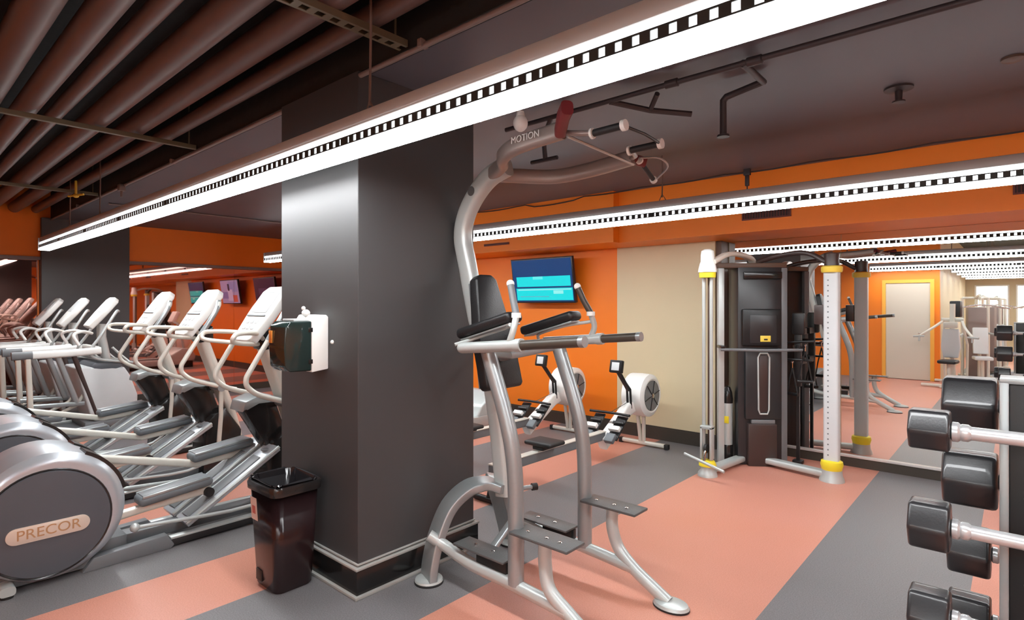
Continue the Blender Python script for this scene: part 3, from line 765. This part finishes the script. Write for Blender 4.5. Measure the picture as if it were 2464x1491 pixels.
    MB().prism([(1.13, .80), (1.15, .88), (1.25, .915), (1.44, .88), (1.46, .84), (1.25, .87), (1.16, .83)], 'X', -.12, .12, bevel=.012).build('pivot_cap', 'silver', t)
    # moving handlebars
    for s in (-1, 1):
        x = s * .27
        pts = [(x - s * .05, 1.42, 1.63), (x, 1.38, 1.55), (x, 1.14, 1.16), (x, 1.09, 1.06), (x, 1.12, .99), (x, 1.24, .92), (x, 1.60, .80), (x, 1.78, .745)]
        hb = MB().tube(pts, .019, 12, smooth=6).build('moving_handlebar', 'cream_metal', t)
        MB().tube([(x - s * .05, 1.42, 1.63), (x, 1.38, 1.55), (x, 1.25, 1.335)], .023, 12, smooth=4).build('grip', 'silver', hb)
        MB().oval([(x, 1.42, .87), (x, 1.42, .60), (x, 1.40, .34)], .03, .035, (1, 0, 0)).build('swing_link', 'cream_metal', t)
        MB().cyl((x - s * .22, 1.42, .85), (x + s * .02, 1.42, .85), .035, 16).build('pivot_hub', 'silver', t)
    # static bars
    for s in (-1, 1):
        MB().tube([(s * .08, 1.30, 1.34), (s * .15, 1.22, 1.385), (s * .26, 1.05, 1.395), (s * .285, 1.00, 1.375), (s * .26, 1.01, 1.335), (s * .15, 1.17, 1.31), (s * .06, 1.27, 1.30)], .017, 12, smooth=5).build('static_handlebar', 'cream_metal', t)
    # console
    M = Matrix.Translation((0, 1.335, 1.525)) @ Matrix.Rotation(R(-35), 4, 'X')
    g = MB().prism([(-.15, -.24), (-.11, -.26), (.11, -.26), (.15, -.24), (.19, -.02), (.185, .20), (.12, .25), (-.12, .25), (-.185, .20), (-.19, -.02)], 'Y', -.035, .035, bevel=.016, seg=3)
    g.bm.transform(M); cs = g.build('console', 'white_plastic', t)
    g = MB().box((0, -.036, .09), (.25, .006, .19), bevel=.006); g.bm.transform(M); sc = g.build('screen', 'pale_grey', cs)
    g = MB()
    for i in range(3):
        for j in range(2): g.box(((i - 1) * .07, -.037, -.09 - j * .055), (.045, .006, .03), bevel=.004)
    g.bm.transform(M); g.build('keypad', 'pale_grey', cs)
    g = MB().box((0, -.040, -.035), (.30, .012, .012), bevel=.003); g.bm.transform(M); g.build('reading_ledge', 'mid_grey', cs)
    MB().box((0, 1.36, 1.33), (.20, .14, .16), bevel=.03).build('console_mount', 'black_gloss', t)
    return t
el = elliptical()
for x, lb in ((-5.68, 'grey elliptical trainer second from the waste bin, its disc half behind the first'),
              (-6.95, 'grey elliptical trainer third from the waste bin, beside the tall white motion trainer')):
    dup(el, (x, .70, 0), label=lb)

# ================================================================== MOTION TRAINERS
def motion_trainer():
    t = thing('motion_trainer', 'tall white shrouded motion trainer beside the third elliptical', 'cross trainer', (-8.62, 1.20, 0), 0, 'white motion trainers near the end wall')
    MB().prism([(.42, .86), (.56, .26), (.60, .20), (1.04, .20), (1.05, .47), (.97, .72), (.90, .84), (.78, .80), (.66, .80), (.56, .86)], 'X', -.33, .33, bevel=.025, seg=3).build('front_shroud', 'pale_grey', t)
    MB().prism([(.55, .85), (.66, .795), (.78, .795), (.90, .84), (.86, .90), (.60, .90)], 'X', -.30, .30, bevel=.015).build('shroud_scoop', 'disc_grey', t)
    MB().bb((-.34, .50, .12), (.34, 1.04, .20), bevel=.015).build('base_skirt', 'mid_grey', t)
    MB().bb((-.25, -.1, .06), (.25, .6, .13), bevel=.01).build('deck', 'mid_grey', t)
    MB().bb((-.20, .55, .0), (.20, 1.0, .12), bevel=.01).build('plinth', 'black_rubber', t)
    for s in (-1, 1):
        rl = MB().oval([(s * .33, -.09, 1.03), (s * .33, .35, 1.035), (s * .33, .66, 1.05)], .06, .085, (1, 0, 0), rnd=.4).build('hand_rail', 'white_plastic', t)
        MB().oval([(s * .33, -.16, 1.03), (s * .33, .02, 1.033)], .068, .09, (1, 0, 0), rnd=.4).build('rail_pad', 'mid_grey', rl)
        ps = MB().oval([(s * .33, -.02, 1.0), (s * .33, .0, .5), (s * .33, .02, .03)], .045, .055, (1, 0, 0)).build('rear_post', 'cream_metal', t)
        MB().oval([(s * .30, .25, 1.0), (s * .30, .43, .44)], .06, .06, (1, 0, 0)).build('diagonal_strut', 'silver', t)
        MB().oval([(s * .31, .40, 1.0), (s * .31, .62, .28)], .05, .05, (1, 0, 0)).build('diagonal_strut', 'brown_shroud', t)
        MB().oval([(s * .31, .0, .45), (s * .31, .50, .43)], .04, .05, (1, 0, 0)).build('side_bar', 'silver', t)
        MB().oval([(s * .34, -.25, .09), (s * .34, .60, .12)], .05, .07, (1, 0, 0)).build('floor_rail', 'silver_light', t)
        MB().box((s * .16, .12, .26), (.15, .38, .06), bevel=.02).build('pedal', 'pedal_grey', t)
        MB().oval([(s * .16, .12, .24), (s * .2, .45, .40), (s * .2, .55, .60)], .035, .035, (1, 0, 0)).build('pedal_arm', 'cream_metal', t)
        hb = MB().tube([(s * .25, .86, 1.52), (s * .29, .82, 1.50), (s * .31, .66, 1.22), (s * .31, .56, 1.06), (s * .31, .58, .98), (s * .31, .70, .93), (s * .31, 1.0, .88)], .017, 12, smooth=5).build('moving_handlebar', 'silver_light', t)
        MB().tube([(s * .31, .78, 1.08), (s * .31, .88, .97), (s * .31, .97, .88)], .015, 8).build('brace', 'silver_light', t)
        MB().tube([(s * .10, .62, 1.25), (s * .22, .50, 1.28), (s * .30, .40, 1.24), (s * .31, .45, 1.12)], .018, 10, smooth=4).build('static_handlebar', 'white_plastic', t)
    MB().oval([(0, .80, .86), (0, .74, 1.20), (0, .74, 1.36)], .16, .08, (1, 0, 0)).build('mast', 'silver_light', t)
    M = Matrix.Translation((0, .74, 1.50)) @ Matrix.Rotation(R(-38), 4, 'X')
    g = MB().prism([(-.13, -.23), (.13, -.23), (.18, -.02), (.17, .19), (.10, .23), (-.10, .23), (-.17, .19), (-.18, -.02)], 'Y', -.035, .035, bevel=.016, seg=3)
    g.bm.transform(M); cs = g.build('console', 'white_plastic', t)
    g = MB().box((0, -.036, .07), (.22, .006, .17), bevel=.006); g.bm.transform(M); g.build('screen', 'pale_grey', cs)
    MB().bb((-.30, .60, 1.04), (.30, .66, 1.10), bevel=.015).build('crossbar', 'white_plastic', t)
    return t
mt = motion_trainer()
dup(mt, (-9.50, 1.08, 0), label='white motion trainer second from the ellipticals, before the far column')
dup(mt, (-10.38, .96, 0), label='white motion trainer hard against the tinted end mirror')

# ================================================================== TREADMILL (beyond the near column)
def treadmill():
    t = thing('treadmill', 'treadmill end with silver motor hood showing past the near column', 'treadmill', (-5.42, 4.35, 0))
    MB().bb((-.30, -.9, .14), (.30, .9, .20), bevel=.02).build('belt', 'black_rubber', t)
    for s in (-1, 1):
        MB().bb((s * .37 - .07, -.95, .08), (s * .37 + .07, .95, .22), bevel=.02).build('side_rail', 'silver_light', t)
    MB().bb((-.36, -.9, .02), (.36, .95, .13), bevel=.01).build('frame', 'brown_trim', t)
    MB().prism([(.62, .20), (1.25, .16), (1.28, .28), (1.20, .46), (.95, .50), (.70, .34)], 'X', -.43, .43, bevel=.03, seg=3).build('motor_hood', 'silver_light', t)
    MB().bb((-.40, .6, .0), (.40, 1.22, .16), bevel=.01).build('base', 'black_gloss', t)
    for s in (-1, 1):
        MB().oval([(s * .30, 1.05, .40), (s * .22, .95, 1.05), (s * .16, .85, 1.15)], .05, .06, (1, 0, 0), smooth=4).build('upright', 'silver_light', t)
    MB().box((0, .90, 1.28), (.34, .10, .30), rot=Euler((R(-25), 0, 0)), bevel=.02).build('console', 'white_plastic', t)
    return t
treadmill()

# ================================================================== ROWERS
def rower():
    t = thing('rowing_machine', 'rowing machine with white flywheel cage in front of the beige wall', 'rowing machine', (-3.2, 4.8, 0), 0, 'rowing machines by the orange and beige wall')
    # flywheel
    cy, cz = .985, .59
    cg = MB().lathe([(.05, -.15), (.205, -.15), (.235, -.13), (.24, -.02), (.235, .10), (.205, .12), (.185, .125), (.175, .118), (.03, .118)], (.03, cy, cz), 'X', 44).build('flywheel_cage', 'white_plastic', t)
    MB().lathe([(.04, .119), (.168, .119), (.168, .124), (.04, .124)], (.03, cy, cz), 'X', 40).build('flywheel_screen', 'mid_grey', cg)
    g = MB()
    for k in range(6):
        a = R(60 * k + 15); p = Vector((.158, cy + .165 * math.cos(a), cz + .165 * math.sin(a)))
        g.tube([(.158, cy, cz), p], .005, 6)
    g.build('flywheel_spokes', 'dark_metal', cg)
    MB().lathe([(.026, .122), (.026, .136), (.012, .142)], (.03, cy, cz), 'X', 16).build('flywheel_hub', 'chrome', cg)
    # main frame wedge
    MB().oval([(0, .92, .52), (0, .68, .45), (0, .20, .17)], .10, .14, (1, 0, 0), rnd=.25).build('main_frame', 'white_plastic', t)
    MB().oval([(0, .22, .255), (0, -1.45, .255)], .055, .085, (1, 0, 0), rnd=.2).build('rail', 'mid_grey', t)
    MB().oval([(0, .22, .30), (0, -1.45, .30)], .075, .012, (1, 0, 0)).build('rail_cap', 'cream_metal', t)
    MB().oval([(0, -1.38, .25), (0, -1.45, .10), (0, -1.47, .04)], .05, .04, (1, 0, 0)).oval([(-.16, -1.47, .025), (.16, -1.47, .025)], .05, .045, (0, 1, 0)).build('rear_leg', 'dark_metal', t)
    st = MB().box((0, -.75, .36), (.30, .24, .04), bevel=.02, seg=3).build('seat', 'black_rubber', t)
    MB().box((0, -.75, .325), (.12, .20, .035), bevel=.006).build('seat_carriage', 'dark_metal', st)
    for s in (-1, 1):
        fr = MB().box((s * .135, .28, .34), (.12, .30, .02), rot=Euler((R(42), 0, 0)), bevel=.006).build('footrest', 'black_rubber', t)
        MB().box((s * .135, .22, .345), (.125, .05, .045), rot=Euler((R(42), 0, 0)), bevel=.008).build('foot_strap', 'white_plastic', fr)
        MB().box((s * .135, .14, .26), (.10, .10, .05), rot=Euler((R(42), 0, 0)), bevel=.008).build('heel_cup', 'pedal_grey', fr)
        MB().box((s * .135, .30, .39), (.13, .03, .03), rot=Euler((R(42), 0, 0)), bevel=.008).build('toe_strap', 'black_pad', fr)
    MB().oval([(-.04, .98, .50), (-.02, 1.04, .05)], .04, .04, (1, 0, 0)).oval([(.05, .98, .50), (.02, 1.04, .05)], .04, .03, (1, 0, 0)).build('front_leg', 'cream_metal', t)
    ff = MB().oval([(-.26, 1.05, .035), (.28, 1.05, .035)], .05, .045, (0, 1, 0)).build('front_foot', 'cream_metal', t)
    for s in (-1, 1): MB().box((s * .285 + .01, 1.05, .03), (.05, .06, .06), bevel=.01).build('rubber_cap', 'black_rubber', ff)
    MB().tube([(0, .72, .47), (0, .70, .68), (0, .62, .76), (0, .50, .88)], .013, 8).tube([(.04, .72, .47), (.04, .70, .68), (.03, .62, .76), (.02, .50, .88)], .013, 8).oval([(.02, .70, .67), (.02, .50, .88)], .05, .03, (1, 0, 0)).build('monitor_arm', 'dark_metal', t)
    mn = MB().box((.01, .47, .945), (.15, .05, .135), rot=Euler((R(-12), 0, 0)), bevel=.010).build('monitor', 'dark_metal', t)
    MB().box((.01, .4435, .95), (.09, .004, .085), rot=Euler((R(-12), 0, 0)), bevel=.001).build('monitor_screen', 'pale_grey', mn)
    MB().tube([(-.24, .34, .47), (-.06, .36, .47), (.06, .36, .47), (.24, .34, .47)], .014, 10).build('pull_handle', 'dark_metal', t)
    MB().tube([(0, .36, .47), (0, .80, .55)], .005, 6).build('chain', 'chrome', t)
    return t
rw = rower()
dup(rw, (-4.22, 4.8, 0), label='rowing machine in front of the bright orange wall, behind the power tower')

# ================================================================== CABLE MACHINE
def cable_machine():
    TX, TY = -2.02, 6.03
    t = thing('cable_machine', 'corner cable machine with black weight tower and yellow collared columns', 'exercise machine', (TX, TY, 0))
    ang = R(38)
    Rz = Matrix.Rotation(ang, 4, 'Z')
    def rb(mb): mb.bm.transform(Rz); return mb
    def W(p): return (p[0] - TX, p[1] - TY, p[2])
    # tower in a frame whose front looks along -y before turning
    rb(MB().bb((-.22, -.15, .0), (.22, .15, 1.99), bevel=.02)).build('weight_tower', 'dark_shroud', t)
    rb(MB().bb((-.17, -.185, 1.86), (.20, -.145, 1.93), bevel=.006)).build('name_panel', 'black_gloss', t)
    pn = rb(MB().bb((-.19, -.20, 1.19), (.19, -.14, 1.56), bevel=.02)).build('middle_panel', 'dark_metal', t)
    rb(MB().bb((-.12, -.203, 1.22), (.14, -.199, 1.50), bevel=.003)).build('instruction_plate', 'dark_shroud', pn)
    st = rb(MB().bb((-.02, -.206, 1.235), (.08, -.202, 1.295), bevel=.002)).build('yellow_sticker', 'yellow_label', pn)
    rb(MB().bb((.015, -.2075, 1.25), (.05, -.2055, 1.265))).build('sticker_mark', 'black_pad', st)
    lp = rb(MB().bb((-.16, -.195, .46), (.19, -.14, 1.17), bevel=.02)).build('lower_panel', 'dark_shroud', t)
    g = MB(); pts = [(-.035, -.20, .56), (-.04, -.20, 1.08), (-.02, -.20, 1.12), (.05, -.20, 1.12), (.07, -.20, 1.08), (.065, -.20, .56), (.05, -.20, .52), (-.02, -.20, .52)]
    g.tube(pts, .009, 8, closed=True); rb(g).build('slot_ring', 'silver_light', lp)
    rb(MB().bb((-.025, -.199, .54), (.055, -.194, 1.10), bevel=.002)).build('weight_slot', 'brown_shroud', lp)
    rb(MB().bb((-.135, -.205, .0), (.145, -.13, .42), bevel=.012)).build('foot_cover', 'brown_shroud', t)
    rb(MB().bb((-.10, -.19, .42), (.13, -.15, .46), bevel=.006)).build('cover_step', 'mid_grey', t)
    # two silver frame uprights
    for q in ((-.38, -.12), (.235, -.12)):
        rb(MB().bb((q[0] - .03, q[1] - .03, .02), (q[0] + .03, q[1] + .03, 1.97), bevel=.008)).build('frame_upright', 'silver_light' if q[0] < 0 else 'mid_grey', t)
    rb(MB().bb((-.41, -.15, 1.97), (.26, .10, 2.02), bevel=.01)).build('top_plate', 'brown_trim', t)
    # columns
    LX, LY = -2.18, 5.22
    RX, RY = -1.27, 5.82
    rods = MB()
    for d in (-.036, .036):
        rods.cyl(W((LX + d, LY, .12)), W((LX + d, LY, 1.86)), .016, 14)
    c1 = rods.build('guide_rods', 'silver_light', t)
    MB().bb(W((LX - .012, LY + .03, .12)), W((LX + .012, LY + .07, 1.86)), bevel=.004).build('column_rail', 'brown_trim', t)
    MB().lathe([(.072, 0), (.075, .03), (.075, .05), (.06, .055)], W((LX, LY, 1.855))).build('yellow_collar', 'yellow', t)
    MB().lathe([(.085, 0), (.082, .03), (.07, .08), (.062, .10), (.062, .16), (.055, .20), (.03, .215)], W((LX, LY, 1.905)), seg=24).build('column_cap', 'white_plastic', t)
    MB().lathe([(.078, .0), (.078, .02), (.06, .05), (.05, .055)], W((LX, LY, .095))).build('yellow_collar', 'yellow', t)
    MB().lathe([(.09, 0), (.085, .03), (.06, .06), (.055, .10)], W((LX, LY, 0)), seg=24).build('column_foot', 'silver_light', t)
    cr = MB().bb(W((LX - .055, LY - .045, .16)), W((LX - .035, LY + .03, .46)), bevel=.004).bb(W((LX + .035, LY - .045, .16)), W((LX + .055, LY + .03, .46)), bevel=.004).bb(W((LX - .055, LY - .045, .44)), W((LX + .055, LY + .03, .47)), bevel=.004).build('pulley_carriage', 'silver_light', t)
    MB().lathe([(.04, -.012), (.045, 0), (.04, .012)], W((LX, LY - .03, .26)), 'X', 20).build('pulley', 'black_rubber', cr)
    MB().tube([W((LX, LY - .05, .24)), W((LX + .01, LY - .09, .16))], .008, 8).build('hook', 'chrome', cr)
    # right column
    MB().oval([W((RX, RY, .16)), W((RX, RY, 1.90))], .125, .10, (1, 0, 0), rnd=.2).build('column_rail', 'pale_grey', t)
    ds = MB()
    for k in range(34): ds.lathe([(.007, 0), (.007, -.002)], W((RX - .02, RY - .0505, .24 + k * .048)), 'Y', 8)
    ds.build('adjustment_holes', 'mid_grey', t)
    MB().lathe([(.082, 0), (.088, .015), (.088, .05), (.075, .06)], W((RX, RY, 1.895)), seg=24).build('yellow_collar', 'yellow_label', t)
    MB().lathe([(.065, 0), (.06, .05), (.065, .11), (.04, .12)], W((RX, RY, 1.955)), seg=24).build('column_cap', 'brown_shroud', t)
    MB().lathe([(.082, 0), (.086, .02), (.094, .05), (.088, .08), (.07, .09)], W((RX, RY, .10)), seg=24).build('yellow_collar', 'yellow', t)
    MB().lathe([(.105, 0), (.10, .025), (.088, .05), (.082, .11)], W((RX, RY, 0)), seg=24).build('column_foot', 'silver_light', t)
    # base legs
    MB().oval([W((LX + .02, LY + .06, .055)), W((LX + .09, 5.85, .055))], .10, .06, (1, 0, 0)).build('base_leg', 'silver_light', t)
    MB().oval([W((-1.86, 5.93, .055)), W((RX - .06, RY, .055))], .10, .06, (0, 1, 0)).build('base_leg', 'silver_light', t)
    # arched top bars
    MB().oval(smooth_path([W((LX + .05, LY, 2.00)), W((LX + .10, 5.50, 2.09)), W((-2.03, 5.85, 2.08)), W((TX, TY - .03, 2.02))], 6), .07, .045, (1, 0, 0)).build('top_arch', 'cream_metal', t)
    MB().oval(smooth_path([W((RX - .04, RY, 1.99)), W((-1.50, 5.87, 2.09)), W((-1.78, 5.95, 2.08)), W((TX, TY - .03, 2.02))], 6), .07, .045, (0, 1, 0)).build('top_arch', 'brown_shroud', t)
    # multi grip bar across the tower
    g = MB().tube([(-.42, -.26, 1.16), (.0, -.27, 1.155), (.36, -.26, 1.16)], .015, 12)
    bar = rb(g).build('grip_bar', 'mid_grey', t)
    for s in (-.40, .34):
        rb(MB().bb((s - .02, -.27, 1.17), (s + .02, -.13, 1.20), bevel=.006)).build('bar_hook', 'black_gloss', bar)
    # right carriage arm
    MB().bb(W((RX - .14, RY - .04, 1.42)), W((RX - .06, RY + .06, 1.60)), bevel=.01).build('pulley_carriage', 'brown_shroud', t)
    return t
cable_machine()
# accessories hanging on / lying at the cable machine
t = thing('straight_bar_handle', 'silver straight bar handle hooked low on the twin rod column', 'cable handle', (-2.16, 5.08, .15))
MB().tube([(-.20, .04, .045), (.21, -.05, -.03)], .014, 12).build('bar', 'silver_light', t)
MB().tube([(0, 0, .01), (0, .03, .07), (.0, .05, .10)], .008, 8).build('swivel', 'chrome', t)
g = MB(); t = thing('canister', 'upright silver canister with black cap and yellow label behind the twin rod column', 'canister', (-2.228, 5.83, 0))
MB().lathe([(.050, .17), (.053, .20), (.053, .60), (.048, .62)], seg=28).build('body', 'silver_light', t)
MB().lathe([(.050, 0), (.054, .02), (.054, .17), (.050, .18)], seg=28).build('base', 'black_gloss', t)
MB().lathe([(.054, .60), (.056, .64), (.048, .71), (.03, .76), (.0, .775)], seg=28).build('cap', 'black_gloss', t)
MB().bb((-.01, -.057, .40), (.035, -.045, .47), bevel=.002).build('label', 'yellow', t)
def strap_handle(x, y, z, lb, L_, rz):
    t = thing('strap_handle', lb, 'cable handle', (x, y, z), rz, 'black handles hanging in front of the mirror')
    MB().tube([(0, 0, 0), (-.035, 0, -L_ * .5), (-.06, 0, -L_)], .007, 8).tube([(0, 0, 0), (.035, 0, -L_ * .5), (.06, 0, -L_)], .007, 8).build('strap', 'black_rubber', t)
    MB().cyl((-.07, 0, -L_), (.07, 0, -L_), .017, 14).build('grip', 'black_pad', t)
    MB().tube([(0, 0, 0), (0, 0, .05)], .006, 8).lathe([(.010, .05), (.016, .06), (.010, .07)]).build('carabiner', 'chrome', t)
    return t
rk = thing('handle_rack', 'black accessory hanger on the mirror side of the weight tower', 'rack', (-1.66, 6.22, 0))
MB().bb((-.03, -.03, .78), (.03, .03, 1.52), bevel=.006).bb((-.03, .03, 1.0), (.03, .20, 1.06)).bb((-.03, .03, 1.3), (.03, .20, 1.36)).build('upright', 'black_pad', rk)
MB().tube([(-.10, -.04, 1.22), (.16, -.04, 1.24)], .012, 8).build('peg', 'dark_metal', rk)
MB().tube([(-.10, -.04, 1.05), (.14, -.04, 1.05)], .012, 8).build('peg', 'dark_metal', rk)
MB().bb((-.05, -.05, 1.30), (.07, .0, 1.52), bevel=.02).build('pad', 'black_pad', rk)
MB().bb((-.045, -.045, .0), (.045, .045, .04), bevel=.006).bb((-.015, -.015, .04), (.015, .015, .78)).build('stand', 'dark_metal', rk)
strap_handle(-1.58, 6.16, 1.14, 'black strap handle hanging highest on the accessory hanger', .30, R(10))
strap_handle(-1.69, 6.13, .97, 'black strap handle hanging lower on the accessory hanger', .26, R(-25))

# ================================================================== BARBELL RACK
def barbell_rack():
    t = thing('barbell_rack', 'black and silver upright rack holding hex headed barbells on both sides', 'rack', (0, 2.5, 0))
    for x0 in (-.022, .66):
        pn = MB().bb((x0, -.06, .03), (x0 + .19, .06, 1.345), bevel=.004).build('upright_panel', 'dark_metal', t)
        MB().bb((x0 - .024, -.066, .03), (x0, .066, 1.352), bevel=.003).bb((x0 + .19, -.066, .03), (x0 + .214, .066, 1.352), bevel=.003).bb((x0 - .024, -.066, 1.345), (x0 + .214, .066, 1.362), bevel=.003).build('edge_trim', 'silver', pn)
        g = MB()
        for z in (1.26, .985, .71, .44, .18): g.lathe([(.010, 0), (.020, -.002), (.020, -.010), (.012, -.013)], (x0 + .055, -.06, z), 'Y', 18)
        g.build('bolts', 'chrome', pn)
        MB().bb((x0 + .02, -.42, 0), (x0 + .17, .42, .035), bevel=.01).build('foot', 'dark_metal', t)
        for s, zs in ((-1, (1.205, .908, .628, .353)), (1, (1.215, .933, .665, .41))):
            for z in zs:
                MB().bb((x0 + .07, s * .06, z - .045), (x0 + .11, s * .325, z - .017), bevel=.004).bb((x0 + .07, s * .31, z - .045), (x0 + .11, s * .335, z + .015), bevel=.004).build('cradle_arm', 'dark_metal', t)
    MB().bb((.192, -.03, .10), (.66, .03, .16), bevel=.004).bb((.192, -.03, 1.18), (.66, .03, 1.24), bevel=.004).build('crossbar', 'dark_metal', t)
barbell_rack()
def barbell(hr, hl, lb, loc):
    t = thing('barbell', lb, 'barbell', loc, 0, 'fixed barbells on the upright rack')
    Lb = 1.30
    MB().cyl((0, 0, 0), (Lb, 0, 0), .0205, 18).build('bar', 'bar_silver', t)
    for s, x in ((-1, 0), (1, Lb)):
        a, b = (x - hl, x) if s < 0 else (x, x + hl)
        poly = [(hr * math.cos(R(60 * k + 0)), hr * math.sin(R(60 * k + 0))) for k in range(6)]
        g = MB().prism(poly, 'X', a, b, bevel=hr * .15, seg=4)
        h = g.build('hex_head', 'head_rubber', t, angle=60)
        MB().lathe([(.022, 0), (.030, -s * .004), (.030, -s * .018), (.024, -s * .024), (.026, -s * .028), (.026, -s * .042), (.0205, -s * .05)], (x, 0, 0), 'X', 18).build('collar', 'bar_silver', h)
    return t
rows = ['top', 'second', 'third', 'lowest']
near_z = (1.212, .915, .635, .36)
far_z = (1.222, .940, .665, .41)
BN = barbell(.070, .105, 'hex headed barbell on the near side of the rack, top row with small heads', (-.155, 2.205, near_z[0]))
for i in range(1, 4):
    if i == 3: continue
    lb = ('', 'hex headed barbell on the near side of the rack, second row down', 'hex headed barbell on the near side of the rack, third row near the photo bottom')[i]
    r = barbell(.078 + .004 * i, .105, lb, (-.155, 2.205, near_z[i]))
for i in range(4):
    lb = ('hex headed barbell on the mirror side of the rack, top row with biggest heads', 'hex headed barbell on the mirror side of the rack, second row down',
          'hex headed barbell on the mirror side of the rack, third row down', 'hex headed barbell on the mirror side of the rack, lowest row')[i]
    barbell((.118, .115, .098, .095)[i], (.165, .165, .13, .13)[i], lb, (-.055 - .02 * (i > 1), 2.795, far_z[i]))

# ================================================================== MACHINES SEEN ONLY IN THE MIRROR
def chest_press():
    t = thing('chest_press', 'cream chest press machine with pale seat back beside the beige door', 'exercise machine', (-1.02, -1.25, 0), R(8))
    MB().oval([(0, -.5, .04), (0, .55, .04)], .09, .06, (1, 0, 0)).oval([(-.35, .45, .04), (.35, .45, .04)], .08, .05, (0, 1, 0)).oval([(-.35, -.5, .04), (.35, -.5, .04)], .08, .05, (0, 1, 0)).build('base_frame', 'cream_metal', t)
    MB().oval([(0, -.28, .05), (0, -.22, .9), (0, -.25, 1.62)], .09, .07, (1, 0, 0), smooth=4).build('upright', 'cream_metal', t)
    MB().prism([(-.12, .55), (.12, .55), (.16, .75), (.13, 1.12), (-.13, 1.12), (-.16, .75)], 'Y', -.16, -.08, bevel=.02, seg=3).build('back_pad', 'pale_grey', t)
    MB().box((0, -.10, 1.20), (.24, .08, .12), bevel=.02).build('head_pad', 'cream_metal', t)
    MB().box((0, .08, .48), (.30, .34, .07), bevel=.028, seg=3).build('seat', 'black_pad', t)
    MB().oval([(0, .06, .45), (0, .06, .05)], .06, .06, (1, 0, 0)).build('seat_post', 'cream_metal', t)
    MB().oval([(-.18, -.26, 1.30), (.18, -.26, 1.30)], .10, .08, (0, 1, 0)).build('yoke', 'cream_metal', t)
    for s in (-1, 1):
        MB().oval([(s * .15, -.25, 1.28), (s * .26, .05, 1.14), (s * .42, .30, .98)], .045, .045, (0, 0, 1), smooth=4).build('press_arm', 'cream_metal', t)
        MB().cyl((s * .34, .31, .98), (s * .52, .33, .97), .018, 12).cyl((s * .42, .31, .99), (s * .42, .33, .88), .018, 12).build('handle', 'silver_light', t)
        MB().oval([(s * .14, -.27, 1.28), (s * .20, -.45, .8), (s * .18, -.5, .1)], .04, .04, (1, 0, 0)).build('rear_strut', 'cream_metal', t)
    MB().bb((-.09, -.60, 1.35), (.09, -.42, 1.68), bevel=.02).build('counterweight', 'black_pad', t)
    return t
chest_press()
def stack_machine(loc, rz, lb):
    t = thing('weight_stack_machine', lb, 'exercise machine', loc, rz, 'weight machines reflected behind the barbell rack')
    MB().bb((-.16, -.12, .06), (.16, .12, 1.55), bevel=.02).build('stack_shroud', 'thin_pipe_paint', t)
    MB().oval([(-.22, -.1, .03), (-.22, -.1, 1.75)], .06, .05, (1, 0, 0)).oval([(.22, -.1, .03), (.22, -.1, 1.75)], .06, .05, (1, 0, 0)).oval([(-.22, -.1, 1.75), (.22, -.1, 1.75)], .06, .05, (0, 1, 0)).build('frame', 'cream_metal', t)
    MB().oval([(0, .1, .03), (0, 1.05, .03)], .08, .05, (1, 0, 0)).oval([(-.3, 1.0, .03), (.3, 1.0, .03)], .06, .05, (0, 1, 0)).oval([(-.3, -.05, .03), (.3, -.05, .03)], .06, .05, (0, 1, 0)).build('base_frame', 'cream_metal', t)
    MB().box((0, .62, .50), (.30, .36, .07), bevel=.02).build('seat', 'pale_grey', t)
    MB().box((0, .42, .85), (.26, .07, .55), rot=Euler((R(8), 0, 0)), bevel=.02).build('back_pad', 'pale_grey', t)
    MB().oval([(0, .62, .46), (0, .62, .04)], .06, .06, (1, 0, 0)).oval([(0, .36, 1.05), (0, .30, .04)], .06, .06, (1, 0, 0)).build('seat_post', 'cream_metal', t)
    MB().oval([(0, -.1, 1.75), (0, .35, 1.80), (0, .60, 1.72)], .05, .05, (1, 0, 0)).build('top_boom', 'cream_metal', t)
    MB().tube([(-.45, .60, 1.52), (0, .60, 1.60), (.45, .60, 1.52)], .015, 10, smooth=4).tube([(0, .6, 1.6), (0, .6, 1.72)], .005, 6).build('pull_bar', 'chrome', t)
    MB().oval([(-.18, .0, 1.0), (-.35, .5, .95), (-.36, .75, .95)], .04, .04, (0, 0, 1)).oval([(.18, .0, 1.0), (.35, .5, .95), (.36, .75, .95)], .04, .04, (0, 0, 1)).build('press_arm', 'silver_light', t)
    return t
s0 = stack_machine((-.68, -2.9, 0), R(-12), 'cream weight machine with tall brown stack cover, just behind the chest press')
for (x, y, r, lb) in ((-.55, -4.4, 10, 'cream weight machine in the third reflected row'), (-.45, -6.0, -8, 'cream weight machine in the fourth reflected row'), (.5, -5.2, 15, 'cream weight machine across the aisle in the reflection'),
                      (.45, -7.6, 0, 'cream weight machine closest to the bright windows')):
    dup(s0, (x, y, 0), R(r), lb)

def bench():
    t = thing('weight_bench', 'black padded bench with cream legs in the reflected aisle', 'bench', (.75, -3.1, 0), R(20))
    MB().box((0, 0, .46), (.28, 1.1, .07), bevel=.025, seg=3).build('pad', 'black_pad', t)
    MB().oval([(0, -.5, .40), (0, .5, .40)], .06, .06, (1, 0, 0)).oval([(0, -.42, .4), (0, -.5, .05)], .05, .05, (1, 0, 0)).oval([(0, .42, .4), (0, .5, .05)], .05, .05, (1, 0, 0)).oval([(-.25, -.5, .03), (.25, -.5, .03)], .05, .05, (0, 1, 0)).oval([(-.25, .5, .03), (.25, .5, .03)], .05, .05, (0, 1, 0)).build('frame', 'cream_metal', t)
bench()
